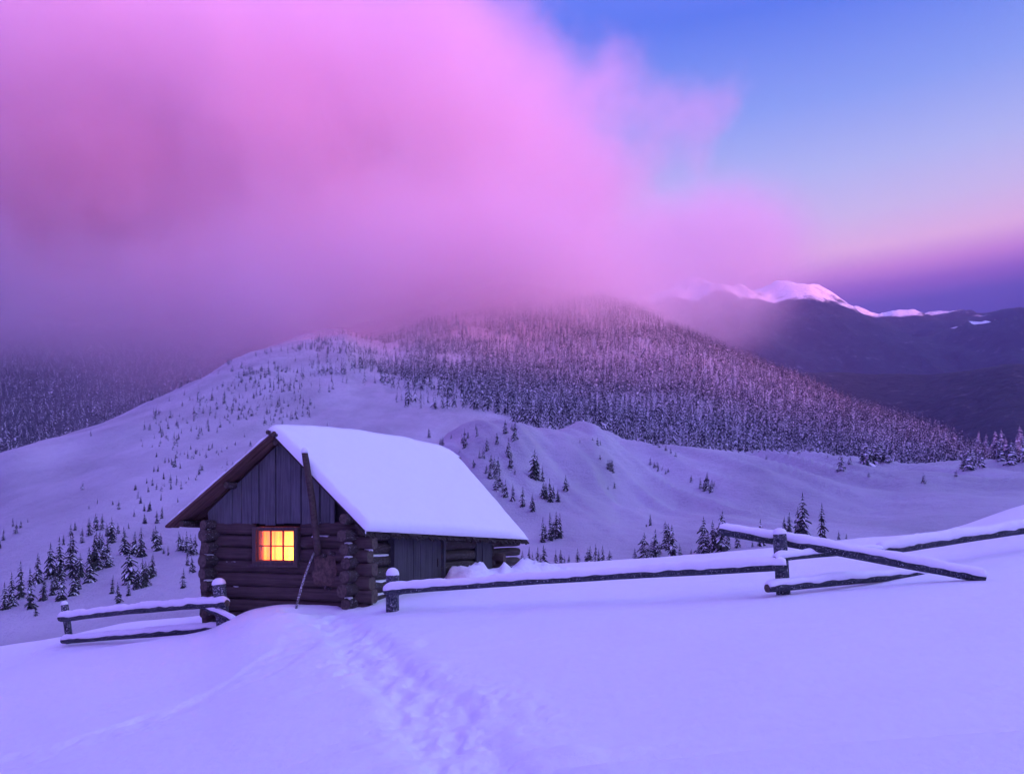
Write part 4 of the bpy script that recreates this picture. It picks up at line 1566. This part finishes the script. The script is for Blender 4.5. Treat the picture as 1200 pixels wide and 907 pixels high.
# ------------------------------------------------------------------ fences
RAILW = dirwood('fence_rail_wood', (1, 0, 0.05), (0.014, 0.018, 0.024), (0.060, 0.068, 0.085), 0.30, 26)
POSTW = wood_mat('fence_post_wood', 'z', (0.016, 0.020, 0.026), (0.07, 0.078, 0.094), 0.62, 26)


def rail(parent, org, p0, p1, r, th, seed, r1=None, bend=0.02, flat=0.0):
    mb = MB()
    log(mb, p0, p1, r, r1, seed, 12, 0, 1, 0.07, bend, flat)
    o = mb.build('rail', [RAILW, END], parent, org)
    mb = MB()
    # snow follows the same bends as the rail
    d = (p1 - p0); n_seg = max(1, int(d.length / 0.6))
    s = d.normalized().cross(UZ).normalized(); n = s.cross(d.normalized()).normalized()
    r1_ = r if r1 is None else r1
    nr_ = max(6, int(d.length / 0.045))
    rings = []
    for i in range(nr_ + 1):
        f = i / nr_
        c_ = p0.lerp(p1, f) + n * (bend * (math.sin(math.pi * f) + 0.5 * n1(f * 3, seed + 3))) + s * (bend * 0.7 * n1(f * 2.3, seed + 9))
        rr = r + (r1_ - r) * f
        Ln = d.length
        e = min(1, min(f, 1 - f) * Ln / 0.09 + 0.10) ** 0.5
        t = th * e * (1 + 0.5 * n1(f * Ln * 1.6, seed) + 0.35 * n1(f * Ln * 8, seed + 1))
        a0 = 0.30 + 0.45 * n1(f * Ln * 5, seed + 2)
        a1 = 0.30 + 0.45 * n1(f * Ln * 5, seed + 3)
        outer, inner = [], []
        for j in range(11):
            a = a0 + (math.pi - a0 - a1) * j / 10
            k = math.sin(math.pi * j / 10) ** 0.55
            inner.append(c_ + s * (rr * 0.88 * math.cos(a)) + n * (rr * 0.88 * math.sin(a) * (1 - flat)))
            outer.append(c_ + s * ((rr * 1.06 + 0.25 * t * k) * math.cos(a)) + n * ((rr * 1.04 * (1 - flat)) * math.sin(a) + t * k))
        rings.append(outer + inner[::-1])
    mb.quadstrip(rings, 0, cap0=0, cap1=0)
    mb.build('snow', SNOW_CAP, o, org)
    return o


def post(parent, org, base, top, r, cap, seed, sq=0.75):
    mb = MB()
    d = (top - base); Ln = d.length; d.normalize()
    s = Vector((1, 0, 0)); s = (s - d * s.dot(d)).normalized(); n = d.cross(s)
    rings = []
    for i in range(12):
        f = i / 11
        c_ = base.lerp(top, f)
        ring = []
        for j in range(16):
            a = 2 * math.pi * j / 16
            k = (abs(math.cos(a)) ** 4 + abs(math.sin(a)) ** 4) ** -0.25
            q = r * (sq * k + (1 - sq)) * (1 + 0.06 * n1(j * 0.8 + f * 2, seed)) * (0.95 if i == 11 else 1)
            ring.append(c_ + s * q * math.cos(a) + n * q * math.sin(a) * 0.85)
        rings.append(ring)
    mb.quadstrip(rings, 0, cap0=1, cap1=1)
    o = mb.build('post', [POSTW, END], parent, org)
    mb = MB()
    rings = []
    for f in (-0.10, 0.0, 0.25, 0.5, 0.7, 0.86, 0.95, 0.99):
        w = max(0.02, 1 - max(0, f) ** 2.2) ** 0.5
        rings.append([top + d * (cap * f) + s * (r * 1.07 * w * math.cos(t) * (1 + 0.05 * n1(t, seed + 2))) + n * (r * 0.95 * w * math.sin(t)) for t in [k * math.pi / 8 for k in range(16)]])
    mb.quadstrip(rings, cap0=0, cap1=0)
    mb.build('snow_cap', SNOW_CAP, o, org)
    return o


fo = at(917, 697, 9.6)
fence = tag(empty('rail_fence', fo), 'long snow capped rail fence with a fallen rail crossing its tall post', 'fence')
post(fence, fo, at(919, 712, 9.6), at(913.5, 625, 9.6), 0.086, 0.075, 1)
post(fence, fo, at(460, 728, 11.0), at(460, 673, 11.0), 0.096, 0.105, 2)
rail(fence, fo, at(451, 692.5, 10.83), at(921, 662, 9.40), 0.060, 0.058, 11, 0.070, 0.012)
rail(fence, fo, at(842, 621.5, 10.1), at(1154, 677, 9.2), 0.066, 0.055, 12, 0.076, 0.01)
rail(fence, fo, at(899, 689, 9.36), at(1100, 671, 10.5), 0.060, 0.055, 13, 0.068, 0.012)
rail(fence, fo, at(907, 655, 9.42), at(1032, 644, 10.4), 0.038, 0.045, 14, 0.044, 0.01)
rail(fence, fo, at(1028, 646, 10.5), at(1330, 603, 13.2), 0.072, 0.075, 15, 0.085, 0.02)

fo = at(80, 748, 14.0)
fence2 = tag(empty('rail_fence', fo), 'short two rail snowy fence ending at the cabin left corner', 'fence')
post(fence2, fo, at(83, 760, 14.0), at(75.5, 708, 14.0), 0.062, 0.07, 21)
post(fence2, fo, at(263, 745, 12.05), at(256.5, 684, 12.05), 0.105, 0.10, 22, 0.3)
rail(fence2, fo, at(71, 724.5, 13.86), at(266, 706.5, 11.9), 0.068, 0.06, 23, 0.062, 0.02)
rail(fence2, fo, at(74, 750.5, 13.8), at(260, 735.5, 12.25), 0.062, 0.05, 24, 0.066, 0.0)
rail(fence2, fo, at(240, 711, 12.2), at(275, 727, 11.75), 0.055, 0.035, 25, 0.05, 0.0)

# snow heaped against the long side of the cabin -------------------
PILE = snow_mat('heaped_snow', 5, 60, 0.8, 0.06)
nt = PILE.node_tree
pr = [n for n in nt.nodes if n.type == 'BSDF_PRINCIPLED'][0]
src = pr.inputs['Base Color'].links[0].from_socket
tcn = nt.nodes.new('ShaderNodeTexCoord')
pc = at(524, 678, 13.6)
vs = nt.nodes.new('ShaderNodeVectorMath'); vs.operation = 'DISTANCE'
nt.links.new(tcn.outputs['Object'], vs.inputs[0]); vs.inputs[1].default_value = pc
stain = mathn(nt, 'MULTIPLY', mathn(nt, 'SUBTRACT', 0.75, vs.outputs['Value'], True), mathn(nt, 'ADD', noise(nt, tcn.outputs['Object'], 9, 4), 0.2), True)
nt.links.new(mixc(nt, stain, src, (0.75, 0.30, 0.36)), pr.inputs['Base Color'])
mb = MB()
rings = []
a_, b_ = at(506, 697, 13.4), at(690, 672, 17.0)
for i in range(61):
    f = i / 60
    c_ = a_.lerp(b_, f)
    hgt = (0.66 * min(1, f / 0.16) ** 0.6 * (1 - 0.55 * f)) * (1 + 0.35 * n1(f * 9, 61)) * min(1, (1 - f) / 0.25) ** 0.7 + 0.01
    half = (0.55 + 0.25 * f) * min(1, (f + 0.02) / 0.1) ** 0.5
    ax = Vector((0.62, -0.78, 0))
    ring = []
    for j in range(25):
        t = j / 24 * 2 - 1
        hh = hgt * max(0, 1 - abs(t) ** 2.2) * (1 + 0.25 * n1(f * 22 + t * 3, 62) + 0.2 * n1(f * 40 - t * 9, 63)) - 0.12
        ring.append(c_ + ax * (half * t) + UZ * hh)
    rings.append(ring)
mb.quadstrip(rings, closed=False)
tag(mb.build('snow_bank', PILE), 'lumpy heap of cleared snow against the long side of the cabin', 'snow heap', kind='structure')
